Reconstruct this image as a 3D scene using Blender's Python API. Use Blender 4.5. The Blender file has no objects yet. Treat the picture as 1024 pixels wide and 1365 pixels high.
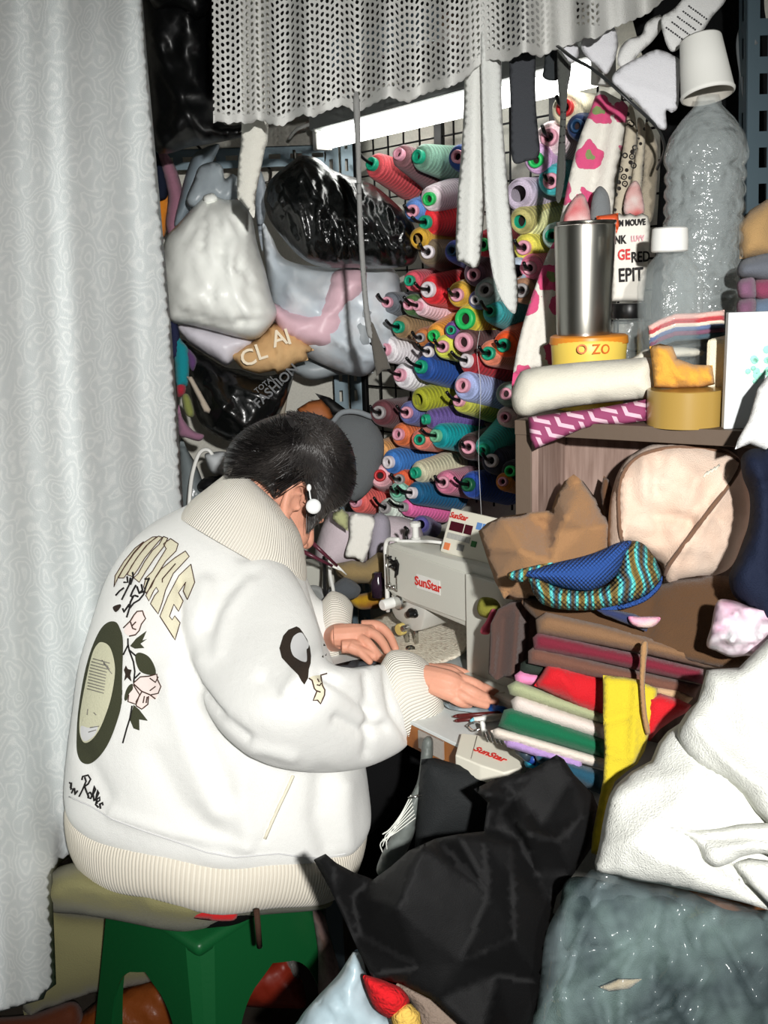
import bpy, bmesh, math, random
import numpy as np
from mathutils import Vector, Matrix, noise
from mathutils.geometry import delaunay_2d_cdt
from mathutils.bvhtree import BVHTree
random.seed(7)
scn = bpy.context.scene
C = scn.collection
R = math.radians
# ---------------------------------------------------------------- camera
F = 1327.1; PITCH = R(13); ROLL = R(2)
CAM = Vector((0, 0, 1.45))
_fw = Vector((0, math.cos(PITCH), -math.sin(PITCH)))
_up0 = Vector((0, math.sin(PITCH), math.cos(PITCH)))
_rt0 = Vector((1, 0, 0))
_up = _up0 * math.cos(ROLL) + _rt0 * math.sin(ROLL)
_rt = _rt0 * math.cos(ROLL) - _up0 * math.sin(ROLL)
cd = bpy.data.cameras.new('camera'); cam = bpy.data.objects.new('camera', cd); C.objects.link(cam)
cd.sensor_fit = 'VERTICAL'; cd.sensor_height = 36; cd.sensor_width = 27; cd.lens = F * 36 / 1365
cd.clip_start = 0.02
cam.matrix_world = Matrix(((_rt.x, _up.x, -_fw.x, CAM.x), (_rt.y, _up.y, -_fw.y, CAM.y), (_rt.z, _up.z, -_fw.z, CAM.z), (0, 0, 0, 1)))
scn.camera = cam
# ---------------------------------------------------------------- world, flash, exposure
scn.view_settings.view_transform = 'Standard'; scn.view_settings.look = 'None'
scn.view_settings.exposure = 0.08; scn.view_settings.gamma = 1; scn.view_settings.use_curve_mapping = False
w = bpy.data.worlds.new('world'); scn.world = w; w.use_nodes = True
w.node_tree.nodes['Background'].inputs[0].default_value = (0.72, 0.80, 0.82, 1)
w.node_tree.nodes['Background'].inputs[1].default_value = 0.10
fl = bpy.data.lights.new('camera_flash', 'SPOT'); flo = bpy.data.objects.new('camera_flash', fl); C.objects.link(flo)
fl.energy = 205; fl.spot_size = R(70); fl.spot_blend = 0.9; fl.shadow_soft_size = 0.022; fl.color = (1, 0.985, 0.955)
flo.location = CAM + _rt * 0.16 + _up * 0.13 - _fw * 0.42
_aim = CAM + _fw * 1.7 - _rt * 0.04 - _up * 0.03
flo.rotation_euler = (_aim - flo.location).to_track_quat('-Z', 'Y').to_euler()
# ---------------------------------------------------------------- pixel <-> world
def P(px, py, d):
    return CAM + _fw * d + _rt * ((px - 512) / F * d) - _up * ((py - 682.5) / F * d)
def ray(px, py):
    return _fw + _rt * ((px - 512) / F) - _up * ((py - 682.5) / F)
def proj(v):
    q = Vector(v) - CAM; d = q.dot(_fw)
    return (512 + F * q.dot(_rt) / d, 682.5 - F * q.dot(_up) / d, d)
def dz(px, py, z):                      # camera depth at which the pixel's ray meets height z
    r = ray(px, py); return (z - CAM.z) / r.z
def Pz(px, py, z): return P(px, py, dz(px, py, z))
def dplane(px, py, o, n):
    r = ray(px, py); return (Vector(o) - CAM).dot(n) / r.dot(n)
def smooth01(t): t = max(0., min(1., t)); return t * t * (3 - 2 * t)
# ---------------------------------------------------------------- materials
def lin(c):
    c = c / 255.; return c / 12.92 if c <= 0.04045 else ((c + 0.055) / 1.055) ** 2.4
def L3(rgb): return (lin(rgb[0]), lin(rgb[1]), lin(rgb[2]), 1)
MATS = {}
def mat(name, rgb, rough=0.8, bump=None, metal=0, spec=0.4, trans=0, alpha=1, sheen=0, var=0.0, rgb2=None, pat=None, coat=0, ior=1.45, emit=0, sss=0):
    if name in MATS: return MATS[name]
    m = bpy.data.materials.new(name); MATS[name] = m; m.use_nodes = True
    nt = m.node_tree; N = nt.nodes; Lk = nt.links; b = N['Principled BSDF']
    b.inputs['Base Color'].default_value = L3(rgb); b.inputs['Roughness'].default_value = rough
    b.inputs['Metallic'].default_value = metal; b.inputs['Specular IOR Level'].default_value = spec
    b.inputs['Transmission Weight'].default_value = trans; b.inputs['Alpha'].default_value = alpha
    b.inputs['Sheen Weight'].default_value = sheen; b.inputs['Coat Weight'].default_value = coat; b.inputs['IOR'].default_value = ior
    if sss: b.inputs['Subsurface Weight'].default_value = sss; b.inputs['Subsurface Radius'].default_value = (.01, .004, .002)
    if emit: b.inputs['Emission Color'].default_value = L3(rgb); b.inputs['Emission Strength'].default_value = emit
    tc = N.new('ShaderNodeTexCoord')
    def noi(scale, det=3, src='Object', st=None):
        t = N.new('ShaderNodeTexNoise'); t.inputs['Scale'].default_value = scale; t.inputs['Detail'].default_value = det
        o = tc.outputs[src]
        if st:
            mp = N.new('ShaderNodeMapping'); mp.inputs['Scale'].default_value = st; Lk.new(o, mp.inputs[0]); o = mp.outputs[0]
        Lk.new(o, t.inputs['Vector']); return t.outputs[0]
    def ramp(src, stops, interp='LINEAR'):
        r = N.new('ShaderNodeValToRGB'); r.color_ramp.interpolation = interp; e = r.color_ramp.elements
        e[0].position = stops[0][0]; e[0].color = L3(stops[0][1]); e[1].position = stops[-1][0]; e[1].color = L3(stops[-1][1])
        for s in stops[1:-1]: x = e.new(s[0]); x.color = L3(s[1])
        Lk.new(src, r.inputs[0]); return r.outputs[0]
    def mix(fac, a, c):
        x = N.new('ShaderNodeMix'); x.data_type = 'RGBA'
        if hasattr(fac, 'links'): Lk.new(fac, x.inputs[0])
        else: x.inputs[0].default_value = fac
        for s, i in ((a, 6), (c, 7)):
            if hasattr(s, 'links'): Lk.new(s, x.inputs[i])
            else: x.inputs[i].default_value = s
        return x.outputs[2]
    def mth(op, a, c=0., clamp=False):
        x = N.new('ShaderNodeMath'); x.operation = op; x.use_clamp = clamp
        for s, i in ((a, 0), (c, 1)):
            if hasattr(s, 'links'): Lk.new(s, x.inputs[i])
            else: x.inputs[i].default_value = s
        return x.outputs[0]
    m['h'] = 0
    if pat: pat(N, Lk, b, tc, noi, ramp, mix, mth)
    elif var or rgb2:
        c2 = rgb2 or tuple(max(0, min(255, c * (1 - var))) for c in rgb)
        Lk.new(ramp(noi(14 if rgb2 else 220, 3), [(.38, rgb), (.62, c2)]), b.inputs['Base Color'])
    if bump:
        kind, scale, st = bump
        if kind == 'noise': h = noi(scale, 4)
        elif kind == 'cloth': h = mth('ADD', noi(scale, 2), mth('MULTIPLY', noi(scale / 12, 3), 1.0))
        elif kind == 'crumple':
            v = N.new('ShaderNodeTexVoronoi'); v.inputs['Scale'].default_value = scale; v.feature = 'SMOOTH_F1'
            d = N.new('ShaderNodeVectorMath'); d.operation = 'ADD'; nn = N.new('ShaderNodeTexNoise'); nn.inputs['Scale'].default_value = scale * .5
            Lk.new(tc.outputs['Object'], nn.inputs[0]); sc_ = N.new('ShaderNodeVectorMath'); sc_.operation = 'SCALE'; sc_.inputs[3].default_value = 2.0 / scale
            Lk.new(nn.outputs[1], sc_.inputs[0]); Lk.new(tc.outputs['Object'], d.inputs[0]); Lk.new(sc_.outputs[0], d.inputs[1]); Lk.new(d.outputs[0], v.inputs['Vector'])
            h = mth('ADD', v.outputs['Distance'], mth('MULTIPLY', noi(scale * 2.5, 2), .25))
        elif kind in ('ribu', 'ribv', 'yarn', 'knit', 'weave'):
            s = N.new('ShaderNodeSeparateXYZ'); Lk.new(tc.outputs['UV'], s.inputs[0])
            if kind == 'ribu': h = mth('SINE', mth('MULTIPLY', s.outputs[0], scale))
            elif kind == 'ribv': h = mth('SINE', mth('MULTIPLY', s.outputs[1], scale))
            elif kind == 'knit': h = mth('MULTIPLY', mth('SINE', mth('MULTIPLY', s.outputs[0], scale)), mth('SINE', mth('MULTIPLY', s.outputs[1], scale)))
            else:
                a1 = mth('ADD', mth('MULTIPLY', s.outputs[0], 6.2832 * 3), mth('MULTIPLY', s.outputs[1], scale))
                a2 = mth('SUBTRACT', mth('MULTIPLY', s.outputs[0], 6.2832 * 3), mth('MULTIPLY', s.outputs[1], scale))
                h = mth('ADD', mth('MAXIMUM', mth('SINE', a1), mth('SINE', a2)), noi(300, 2))
        bn = N.new('ShaderNodeBump'); bn.inputs['Strength'].default_value = 1.0; bn.inputs['Distance'].default_value = st
        Lk.new(h, bn.inputs['Height']); Lk.new(bn.outputs[0], b.inputs['Normal'])
    return m
def cloth(name, rgb, **k):
    if max(rgb) < 80: k.setdefault('sheen', 0)
    k.setdefault('bump', ('cloth', 700, .0012)); k.setdefault('rough', .9); k.setdefault('spec', .15); k.setdefault('sheen', .15)
    return mat(name, rgb, **k)
# ---------------------------------------------------------------- objects
ORG = {}
def props(o, label=None, cat=None, group=None, kind=None):
    if label: o['label'] = label
    if cat: o['category'] = cat
    if group: o['group'] = group
    if kind: o['kind'] = kind
def thing(name, label, cat, loc, group=None):
    o = bpy.data.objects.new(name, None); C.objects.link(o); o.empty_display_size = .05
    loc = Vector(loc); o.location = loc; ORG[o] = loc; props(o, label, cat, group); return o
class MB:
    def __init__(s): s.v = []; s.f = []; s.uv = {}
    def add(s, vs, fs, uvs=None):
        o = len(s.v); s.v += [Vector(a) for a in vs]
        for k, f in enumerate(fs):
            s.f.append(tuple(i + o for i in f))
            if uvs: s.uv[len(s.f) - 1] = [uvs[i] for i in f] if not isinstance(uvs, dict) else uvs[k]
        return s
    def build(s, name, m, parent=None, label=None, cat=None, group=None, kind=None, smooth=True, fixn=False, auto=None):
        v = s.v; x = [a.x for a in v]; y = [a.y for a in v]; z = [a.z for a in v]
        o0 = Vector(((min(x) + max(x)) / 2, (min(y) + max(y)) / 2, min(z)))
        me = bpy.data.meshes.new(name); me.from_pydata([tuple(a - o0) for a in v], [], s.f); me.update()
        if s.uv:
            ul = me.uv_layers.new(name='UVMap')
            for p in me.polygons:
                if p.index in s.uv:
                    for li, c in zip(p.loop_indices, s.uv[p.index]): ul.data[li].uv = c
        if fixn:
            bm = bmesh.new(); bm.from_mesh(me); bmesh.ops.recalc_face_normals(bm, faces=bm.faces); bm.to_mesh(me); bm.free()
        if smooth: me.polygons.foreach_set('use_smooth', [True] * len(me.polygons))
        if auto is not None: me.set_sharp_from_angle(angle=R(auto))
        me.materials.append(m)
        o = bpy.data.objects.new(name, me); C.objects.link(o); ORG[o] = o0
        if parent is not None: o.parent = parent; o.location = o0 - ORG[parent]
        else: o.location = o0
        props(o, label, cat, group, kind); return o
def crom(pts, n):
    pts = [np.array(p, float) for p in pts]; out = []
    q = [2 * pts[0] - pts[1]] + pts + [2 * pts[-1] - pts[-2]]
    for i in range(1, len(q) - 2):
        for k in range(n):
            t = k / n; a, b, c, d = q[i - 1:i + 3]
            out.append(.5 * ((2 * b) + (-a + c) * t + (2 * a - 5 * b + 4 * c - d) * t * t + (-a + 3 * b - 3 * c + d) * t ** 3))
    out.append(pts[-1]); return out
def cromc(pts, n):
    pts = [np.array(p, float) for p in pts]; m = len(pts); out = []
    for i in range(m):
        a, b, c, d = pts[i - 1], pts[i], pts[(i + 1) % m], pts[(i + 2) % m]
        for k in range(n):
            t = k / n
            out.append(.5 * ((2 * b) + (-a + c) * t + (2 * a - 5 * b + 4 * c - d) * t * t + (-a + 3 * b - 3 * c + d) * t ** 3))
    return out
def segdist(X, Y, pts):
    best = np.full(X.shape, 1e9)
    for (x0, y0), (x1, y1) in zip(pts[:-1], pts[1:]):
        dx, dy = x1 - x0, y1 - y0; l = dx * dx + dy * dy + 1e-9
        t = np.clip(((X - x0) * dx + (Y - y0) * dy) / l, 0, 1)
        best = np.minimum(best, np.hypot(X - x0 - t * dx, Y - y0 - t * dy))
    return best
def tri_region(outline, step, curve, extra=()):
    o = [tuple(p[:2]) for p in outline]
    if curve: o = [tuple(p) for p in cromc(o, 6)]
    B = []
    for i in range(len(o)):
        a = np.array(o[i]); b = np.array(o[(i + 1) % len(o)]); n = max(1, int(np.hypot(*(b - a)) / step + .5))
        for k in range(n): B.append(tuple(a + (b - a) * k / n))
    ne = 0
    nb = len(B); xs = [p[0] for p in B]; ys = [p[1] for p in B]
    G = []; yy = min(ys) + step * .5; r = 0
    while yy < max(ys):
        xx = min(xs) + (step * .5 if r % 2 else 0)
        while xx < max(xs): G.append((xx, yy)); xx += step
        yy += step * .866; r += 1
    G = list(extra) + G
    if G:
        GX = np.array([g[0] for g in G]); GY = np.array([g[1] for g in G])
        dd = segdist(GX, GY, B + [B[0]])
        ins = np.zeros(len(G), bool)
        for i in range(nb):
            x0, y0 = B[i]; x1, y1 = B[(i + 1) % nb]
            if y0 == y1: continue
            c = ((y0 > GY) != (y1 > GY)) & (GX < (x1 - x0) * (GY - y0) / (y1 - y0) + x0); ins ^= c
        kp = ins & (dd > step * .45); ne = int(kp[:len(extra)].sum()); G = [g for g, a in zip(G, kp) if a]
        if extra:
            K = []
            for g in G[:ne]:
                if all((g[0] - h[0]) ** 2 + (g[1] - h[1]) ** 2 > (step * .5) ** 2 for h in K): K.append(g)
            KA = np.array(K); G = K + [g for g in G[ne:] if ((KA[:, 0] - g[0]) ** 2 + (KA[:, 1] - g[1]) ** 2).min() > (step * .6) ** 2]
    pts = [Vector(p) for p in B + G]
    v, e, f, _, _, _ = delaunay_2d_cdt(pts, [], [list(range(nb))], 1, 1e-6)
    X = np.array([p.x for p in v]); Y = np.array([p.y for p in v])
    D = segdist(X, Y, B + [B[0]])
    return X, Y, D, [tuple(t) for t in f]
def pillow_mb(outline, d, thick=.03, step=9, curve=True, edge=None, wr=None, creases=(), back=1.0, power=.5, mb=None, rim=0.0, folds=None, facets=None):
    """closed soft body: traced outline, own distance, real thickness; d = number or function(px,py)"""
    ex = []
    if facets:
        fp = [tuple(p[:2]) for p in facets]; fh = [p[2] for p in facets]
        for op in outline:
            j = min(range(len(facets)), key=lambda q: math.hypot(fp[q][0] - op[0], fp[q][1] - op[1]))
            if math.hypot(fp[j][0] - op[0], fp[j][1] - op[1]) > 6: fp.append(tuple(op[:2])); fh.append(0)
        v_, _, t_, ov, _, _ = delaunay_2d_cdt([Vector(p) for p in fp], [], [], 0, 1e-6)
        hh = [fh[min(range(len(fp)), key=lambda q_: (fp[q_][0] - p_.x) ** 2 + (fp[q_][1] - p_.y) ** 2)] for p_ in v_]; t_ = [t for t in t_ if len(t) == 3]
        for t in t_:
            for a_, b_ in ((t[0], t[1]), (t[1], t[2]), (t[2], t[0])):
                A_, B_ = v_[a_], v_[b_]; n_ = max(1, int((B_ - A_).length / step))
                ex += [tuple(A_.lerp(B_, k_ / n_)) for k_ in range(n_ + 1)]
    X, Y, D, f = tri_region(outline, step, curve, ex)
    Dm = D.max() if edge is None else edge
    p = 1 - np.clip(1 - D / max(Dm, 1e-6), 0, 1) ** 2; p = p ** power
    off = thick * p
    if wr:
        for amp, sc, ang, asp in (wr if isinstance(wr[0], tuple) else (wr,)):
            ca, sa = math.cos(R(ang)), math.sin(R(ang)); q = np.zeros(len(X))
            for i in range(len(X)):
                a = (X[i] * ca + Y[i] * sa) / (sc * asp); b = (-X[i] * sa + Y[i] * ca) / sc
                n1 = noise.noise(Vector((a, b, outline[0][0] * .13))); n2 = noise.noise(Vector((a * 2.1, b * 2.1, outline[0][1] * .1 + 7)))
                q[i] = (1 - 2 * abs(n1)) * .7 + n2 * .5
            off = off + amp * q * np.clip(D / (sc * .35), 0, 1)
    for pts, wd, h in creases: off = off + h * np.exp(-(segdist(X, Y, pts) / wd) ** 1.25) * np.clip(D / 4., rim, 1)
    if folds:
        n_, amp, wd, ang, spr = folds; rg = random.Random(int(outline[0][0] * 7 + outline[1][1] * 3)); L_ = max(X.max() - X.min(), Y.max() - Y.min())
        for k in range(n_):
            i = rg.randrange(len(X)); a = R(ang + rg.uniform(-spr, spr)); l = L_ * rg.uniform(.15, .5); w_ = wd * rg.uniform(.6, 1.4)
            pts = [(X[i] - math.cos(a) * l / 2, Y[i] - math.sin(a) * l / 2), (X[i] + rg.uniform(-.08, .08) * l, Y[i] + rg.uniform(-.08, .08) * l), (X[i] + math.cos(a) * l / 2, Y[i] + math.sin(a) * l / 2)]
            off = off + amp * rg.choice((1, 1, -.8)) * rg.uniform(.5, 1) * np.clip(1 - segdist(X, Y, pts) / w_, 0, 1) * np.clip(D / 6., 0, 1)
    if facets:
        q = np.zeros(len(X)); done = np.zeros(len(X), bool)
        for t in t_:
            (x0, y0), (x1, y1), (x2, y2) = [tuple(v_[i]) for i in t]; den = (y1 - y2) * (x0 - x2) + (x2 - x1) * (y0 - y2)
            if abs(den) < 1e-9: continue
            a = ((y1 - y2) * (X - x2) + (x2 - x1) * (Y - y2)) / den; b = ((y2 - y0) * (X - x2) + (x0 - x2) * (Y - y2)) / den; c = 1 - a - b
            m_ = (a > -1e-6) & (b > -1e-6) & (c > -1e-6) & ~done; q[m_] = (a * hh[t[0]] + b * hh[t[1]] + c * hh[t[2]])[m_]; done |= m_
        off = off + q
    if callable(d): dep = np.array([d(x, y) for x, y in zip(X, Y)])
    else: dep = np.full(len(X), float(d))
    mb = mb or MB(); n = len(X); onb = D < 1e-3
    vs = []; idx2 = []
    for i in range(n): vs.append(P(X[i], Y[i], dep[i] - (off[i] if (not onb[i] or facets) else 0)))
    for i in range(n):
        if onb[i]: idx2.append(i)
        else:
            idx2.append(len(vs)); vs.append(P(X[i], Y[i], dep[i] - off[i] + max(thick * p[i] * (1 + back), .0012) + .0006))
    uv = [(X[i] / 1000, -Y[i] / 1000) for i in range(n)]
    uvs = uv + [(0, 0)] * (len(vs) - n)
    for i in range(n):
        if idx2[i] >= n: uvs[idx2[i]] = uv[i]
    # orient the front towards the camera
    a, b, c = [vs[i] for i in f[0]]
    flip = (b - a).cross(c - a).dot(_fw) > 0
    F1 = [(t[::-1] if flip else t) for t in f]; F2 = [tuple(idx2[i] for i in t[::-1]) for t in F1]
    F2 = [t for t, s in zip(F2, F1) if not all(idx2[i] == i for i in s)]
    mb.add(vs, F1 + F2, uvs); return mb
def pillow(name, outline, d, m, parent=None, label=None, cat=None, group=None, kind=None, auto=None, **k):
    return pillow_mb(outline, d, **k).build(name, m, parent, label, cat, group, kind, auto=auto)
def sheet(name, outline, d, m, parent=None, label=None, cat=None, group=None, kind=None, **k):
    k.setdefault('thick', .003); k.setdefault('edge', 3)
    return pillow_mb(outline, d, **k).build(name, m, parent, label, cat, group, kind)
def loft_mb(rings, seg=32, sub=5, mb=None, tdir=None, expo=2.0, cap=True):
    """rings: (Lx,Ly,Rx,Ry,depth,half thickness)"""
    rr = crom(rings, sub) if sub > 1 else [np.array(r, float) for r in rings]
    mb = mb or MB(); vs = []; uvs = []
    for j, r in enumerate(rr):
        A = P(r[0], r[1], r[4]); B = P(r[2], r[3], r[4]); M = (A + B) / 2; H = (B - A) / 2
        t = Vector(tdir) if tdir else (M - CAM).normalized()
        for k in range(seg + 1):
            a = 2 * math.pi * k / seg; ca, sa = math.cos(a), math.sin(a)
            x = math.copysign(abs(ca) ** (2 / expo), ca); y = math.copysign(abs(sa) ** (2 / expo), sa)
            vs.append(M + H * x + t * (r[5] * y)); uvs.append((k / seg, j / max(1, len(rr) - 1)))
    fs = []; w_ = seg + 1
    for j in range(len(rr) - 1):
        for k in range(seg): fs.append((j * w_ + k, j * w_ + k + 1, (j + 1) * w_ + k + 1, (j + 1) * w_ + k))
    if cap:
        for j, s in ((0, 1), (len(rr) - 1, -1)):
            c = sum((vs[j * w_ + k] for k in range(seg)), Vector()) / seg; vs.append(c); uvs.append((.5, 0)); ci = len(vs) - 1
            for k in range(seg): fs.append((ci, j * w_ + k + 1, j * w_ + k) if s > 0 else (ci, j * w_ + k, j * w_ + k + 1))
    mb.add(vs, fs, uvs); return mb
def frame_for(t, hint=None):
    t = t.normalized(); h = hint or (Vector((0, 0, 1)) if abs(t.z) < .9 else Vector((0, 1, 0)))
    x = h.cross(t).normalized(); return x, t.cross(x).normalized()
def tube_mb(pts, rad, seg=10, mb=None, sub=1, flat=1.0, cap=True, hint=None):
    pts = [Vector(p) for p in pts]; rad = [rad] * len(pts) if not hasattr(rad, '__len__') else list(rad)
    if sub > 1:
        q = crom([list(p) + [r] for p, r in zip(pts, rad)], sub); pts = [Vector(a[:3]) for a in q]; rad = [float(a[3]) for a in q]
    mb = mb or MB(); vs = []; uvs = []; n = len(pts); x = None; acc = 0
    for i in range(n):
        t = (pts[min(n - 1, i + 1)] - pts[max(0, i - 1)])
        if t.length < 1e-9: t = Vector((0, 0, 1))
        t.normalize()
        if x is None: x, y = frame_for(t, hint)
        else:
            x = (x - t * x.dot(t)).normalized(); y = t.cross(x)
        if i: acc += (pts[i] - pts[i - 1]).length
        for k in range(seg + 1):
            a = 2 * math.pi * k / seg
            vs.append(pts[i] + x * (math.cos(a) * rad[i]) + y * (math.sin(a) * rad[i] * flat)); uvs.append((k / seg, acc * 10))
    fs = []; w_ = seg + 1
    for j in range(n - 1):
        for k in range(seg): fs.append((j * w_ + k, j * w_ + k + 1, (j + 1) * w_ + k + 1, (j + 1) * w_ + k))
    if cap:
        for j, s in ((0, 1), (n - 1, -1)):
            vs.append(pts[j]); uvs.append((.5, 0)); ci = len(vs) - 1
            for k in range(seg): fs.append((ci, j * w_ + k + 1, j * w_ + k) if s > 0 else (ci, j * w_ + k, j * w_ + k + 1))
    mb.add(vs, fs, uvs); return mb
def tube(name, pts, rad, m, parent=None, label=None, cat=None, group=None, kind=None, **k):
    return tube_mb(pts, rad, **k).build(name, m, parent, label, cat, group, kind)
def lathe_mb(o, axis, prof, seg=36, mb=None, vs_=20.):
    o = Vector(o); ax = Vector(axis).normalized(); x, y = frame_for(ax); mb = mb or MB(); vs = []; uvs = []
    for h, r in prof:
        for k in range(seg + 1):
            a = 2 * math.pi * k / seg; vs.append(o + ax * h + (x * math.cos(a) + y * math.sin(a)) * max(r, 1e-5)); uvs.append((k / seg, h * vs_))
    fs = []; w_ = seg + 1
    for j in range(len(prof) - 1):
        for k in range(seg): fs.append((j * w_ + k, j * w_ + k + 1, (j + 1) * w_ + k + 1, (j + 1) * w_ + k))
    mb.add(vs, fs, uvs); return mb
def box_mb(o, ax, ay, az, x0, x1, y0, y1, z0, z1, bev=.0, mb=None, seg=2):
    mb = mb or MB(); bm = bmesh.new(); bmesh.ops.create_cube(bm, size=1)
    for v in bm.verts: v.co = Vector((x0 + (v.co.x + .5) * (x1 - x0), y0 + (v.co.y + .5) * (y1 - y0), z0 + (v.co.z + .5) * (z1 - z0)))
    if bev: bmesh.ops.bevel(bm, geom=bm.edges[:], offset=bev, segments=seg, profile=.5, affect='EDGES')
    o = Vector(o); bm.verts.index_update()
    vs = [o + ax * v.co.x + ay * v.co.y + az * v.co.z for v in bm.verts]
    fs = [tuple(v.index for v in f.verts) for f in bm.faces]
    if ax.cross(ay).dot(az) < 0: fs = [f[::-1] for f in fs]
    bm.free(); mb.add(vs, fs); return mb
def prism_mb(pts2, o, ax, ay, az, t0, t1, bev=0, mb=None):
    """polygon in (ax,ay), extruded along az from t0 to t1"""
    mb = mb or MB(); bm = bmesh.new(); vs = [bm.verts.new((p[0], p[1], t0)) for p in pts2]
    f = bm.faces.new(vs); r = bmesh.ops.extrude_face_region(bm, geom=[f])
    for g in r['geom']:
        if isinstance(g, bmesh.types.BMVert): g.co.z = t1
    bmesh.ops.recalc_face_normals(bm, faces=bm.faces)
    if bev: bmesh.ops.bevel(bm, geom=bm.edges[:], offset=bev, segments=2, profile=.5, affect='EDGES')
    bmesh.ops.triangulate(bm, faces=[f for f in bm.faces if len(f.verts) > 4])
    bm.verts.index_update(); o = Vector(o)
    V_ = [o + ax * v.co.x + ay * v.co.y + az * v.co.z for v in bm.verts]; fs = [tuple(v.index for v in f.verts) for f in bm.faces]
    if ax.cross(ay).dot(az) < 0: fs = [f[::-1] for f in fs]
    bm.free(); mb.add(V_, fs); return mb
def remesh(mb, voxel, it=4, fac=.5):
    me = bpy.data.meshes.new('tmp'); me.from_pydata([tuple(v) for v in mb.v], [], mb.f); me.update()
    o = bpy.data.objects.new('tmp', me); C.objects.link(o)
    md = o.modifiers.new('r', 'REMESH'); md.mode = 'VOXEL'; md.voxel_size = voxel
    if it: s = o.modifiers.new('s', 'SMOOTH'); s.factor = fac; s.iterations = it
    dg = bpy.context.evaluated_depsgraph_get(); ev = o.evaluated_get(dg); m2 = ev.to_mesh()
    out = MB(); out.v = [v.co.copy() for v in m2.vertices]; out.f = [tuple(p.vertices) for p in m2.polygons]
    ev.to_mesh_clear(); bpy.data.objects.remove(o); bpy.data.meshes.remove(me); return out
def text(s, o, xd, yd, size, m, parent=None, name='lettering', ext=.0004, off=0, shear=0, kind=None, label=None, cat=None, sx=1.0):
    cu = bpy.data.curves.new('t', 'FONT'); cu.body = s; cu.size = size; cu.extrude = ext; cu.offset = off; cu.shear = shear
    cu.align_x = 'CENTER'; cu.align_y = 'CENTER'; cu.resolution_u = 3
    t = bpy.data.objects.new('t', cu); C.objects.link(t); dg = bpy.context.evaluated_depsgraph_get()
    me = t.evaluated_get(dg).to_mesh(); xd = Vector(xd).normalized(); yd = Vector(yd); yd = (yd - xd * yd.dot(xd)).normalized(); zd = xd.cross(yd)
    o = Vector(o); mb = MB(); mb.add([o + xd * v.co.x * sx + yd * v.co.y + zd * (v.co.z + ext) for v in me.vertices], [tuple(p.vertices) for p in me.polygons])
    t.evaluated_get(dg).to_mesh_clear(); bpy.data.objects.remove(t)
    return mb.build(name, m, parent, label, cat, None, kind, smooth=False)
def ptext(s, px, py, d, px2, py2, d2, hpx, m, parent=None, up=(0, 0, 1), **k):
    """lettering centred between two traced points, standing on the surface there"""
    a = P(px, py, d); b = P(px2, py2, d2)
    return text(s, (a + b) / 2, b - a, up, hpx / F * (d + d2) / 2, m, parent, **k)
Z = Vector((0, 0, 1)); X = Vector((1, 0, 0)); Y = Vector((0, 1, 0))
U = Vector((.64, -.768, 0)).normalized()      # along the work bench, towards the camera's right
NN = Vector((-U.y * -1, -U.x, 0)).normalized()  # placeholder, fixed below
NN = Vector((-.768, -.64, 0)).normalized()    # out of the bench wall, towards the seamstress
CC = Vector((.84, -.54, 0)).normalized(); CE = Vector((.54, .84, 0)).normalized()  # cabinet width and depth
U = Vector((.62, -.785, 0)).normalized(); NN = Vector((-.785, -.62, 0)).normalized()
WR = Vector((-.03, 2.55, 0))           # a point of the wall behind the thread rack
# ================================================================ SETTING
m_plaster = mat('plaster', (196, 194, 184), .95, ('noise', 40, .002), var=.04)
m_floor = mat('dark_floor', (44, 38, 32), .7, ('noise', 30, .002))
MB().add([(-1.6, -.4, 0), (2.2, -.4, 0), (2.2, 3.2, 0), (-1.6, 3.2, 0), (-1.6, -.4, -.1), (2.2, -.4, -.1), (2.2, 3.2, -.1), (-1.6, 3.2, -.1)], [(0, 1, 2, 3), (7, 6, 5, 4), (0, 4, 5, 1), (1, 5, 6, 2), (2, 6, 7, 3), (3, 7, 4, 0)]).build('floor', m_floor, kind='structure', smooth=False)
box_mb((0, 0, 0), X, Y, Z, -1.6, .12, 2.56, 2.66, 0, 2.4).build('wall_back', m_plaster, kind='structure', smooth=False)
box_mb(WR, U, NN, Z, -.02, 2.4, -.1, 0, 0, 2.4).build('wall_right', m_plaster, kind='structure', smooth=False)
box_mb((0, 0, 0), X, Y, Z, -1.7, -1.6, -.4, 2.66, 0, 2.4).build('wall_left', m_plaster, kind='structure', smooth=False)
box_mb((0, 0, 0), X, Y, Z, -1.7, 2.2, -.4, 2.66, 2.4, 2.5).build('ceiling', m_plaster, kind='structure', smooth=False)
# ================================================================ CURTAIN
def p_jac(N, Lk, b, tc, noi, ramp, mix, mth):
    mp = N.new('ShaderNodeMapping'); mp.inputs['Scale'].default_value = (1, .72, 1); Lk.new(tc.outputs['UV'], mp.inputs[0])
    d = N.new('ShaderNodeTexNoise'); d.inputs['Scale'].default_value = 22; Lk.new(mp.outputs[0], d.inputs[0])
    s = N.new('ShaderNodeVectorMath'); s.operation = 'SCALE'; s.inputs[3].default_value = .06; Lk.new(d.outputs[1], s.inputs[0])
    a = N.new('ShaderNodeVectorMath'); a.operation = 'ADD'; Lk.new(mp.outputs[0], a.inputs[0]); Lk.new(s.outputs[0], a.inputs[1])
    v = N.new('ShaderNodeTexVoronoi'); v.inputs['Scale'].default_value = 27; v.inputs['Randomness'].default_value = .9; Lk.new(a.outputs[0], v.inputs['Vector'])
    rings = mth('SINE', mth('MULTIPLY', v.outputs['Distance'], 38))
    fine = noi(420, 2)
    h = mth('ADD', mth('MULTIPLY', rings, .5), fine)
    Lk.new(ramp(h, [(.1, (202, 208, 208)), (.75, (208, 213, 213)), (1.0, (219, 223, 222))]), b.inputs['Base Color'])
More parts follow.
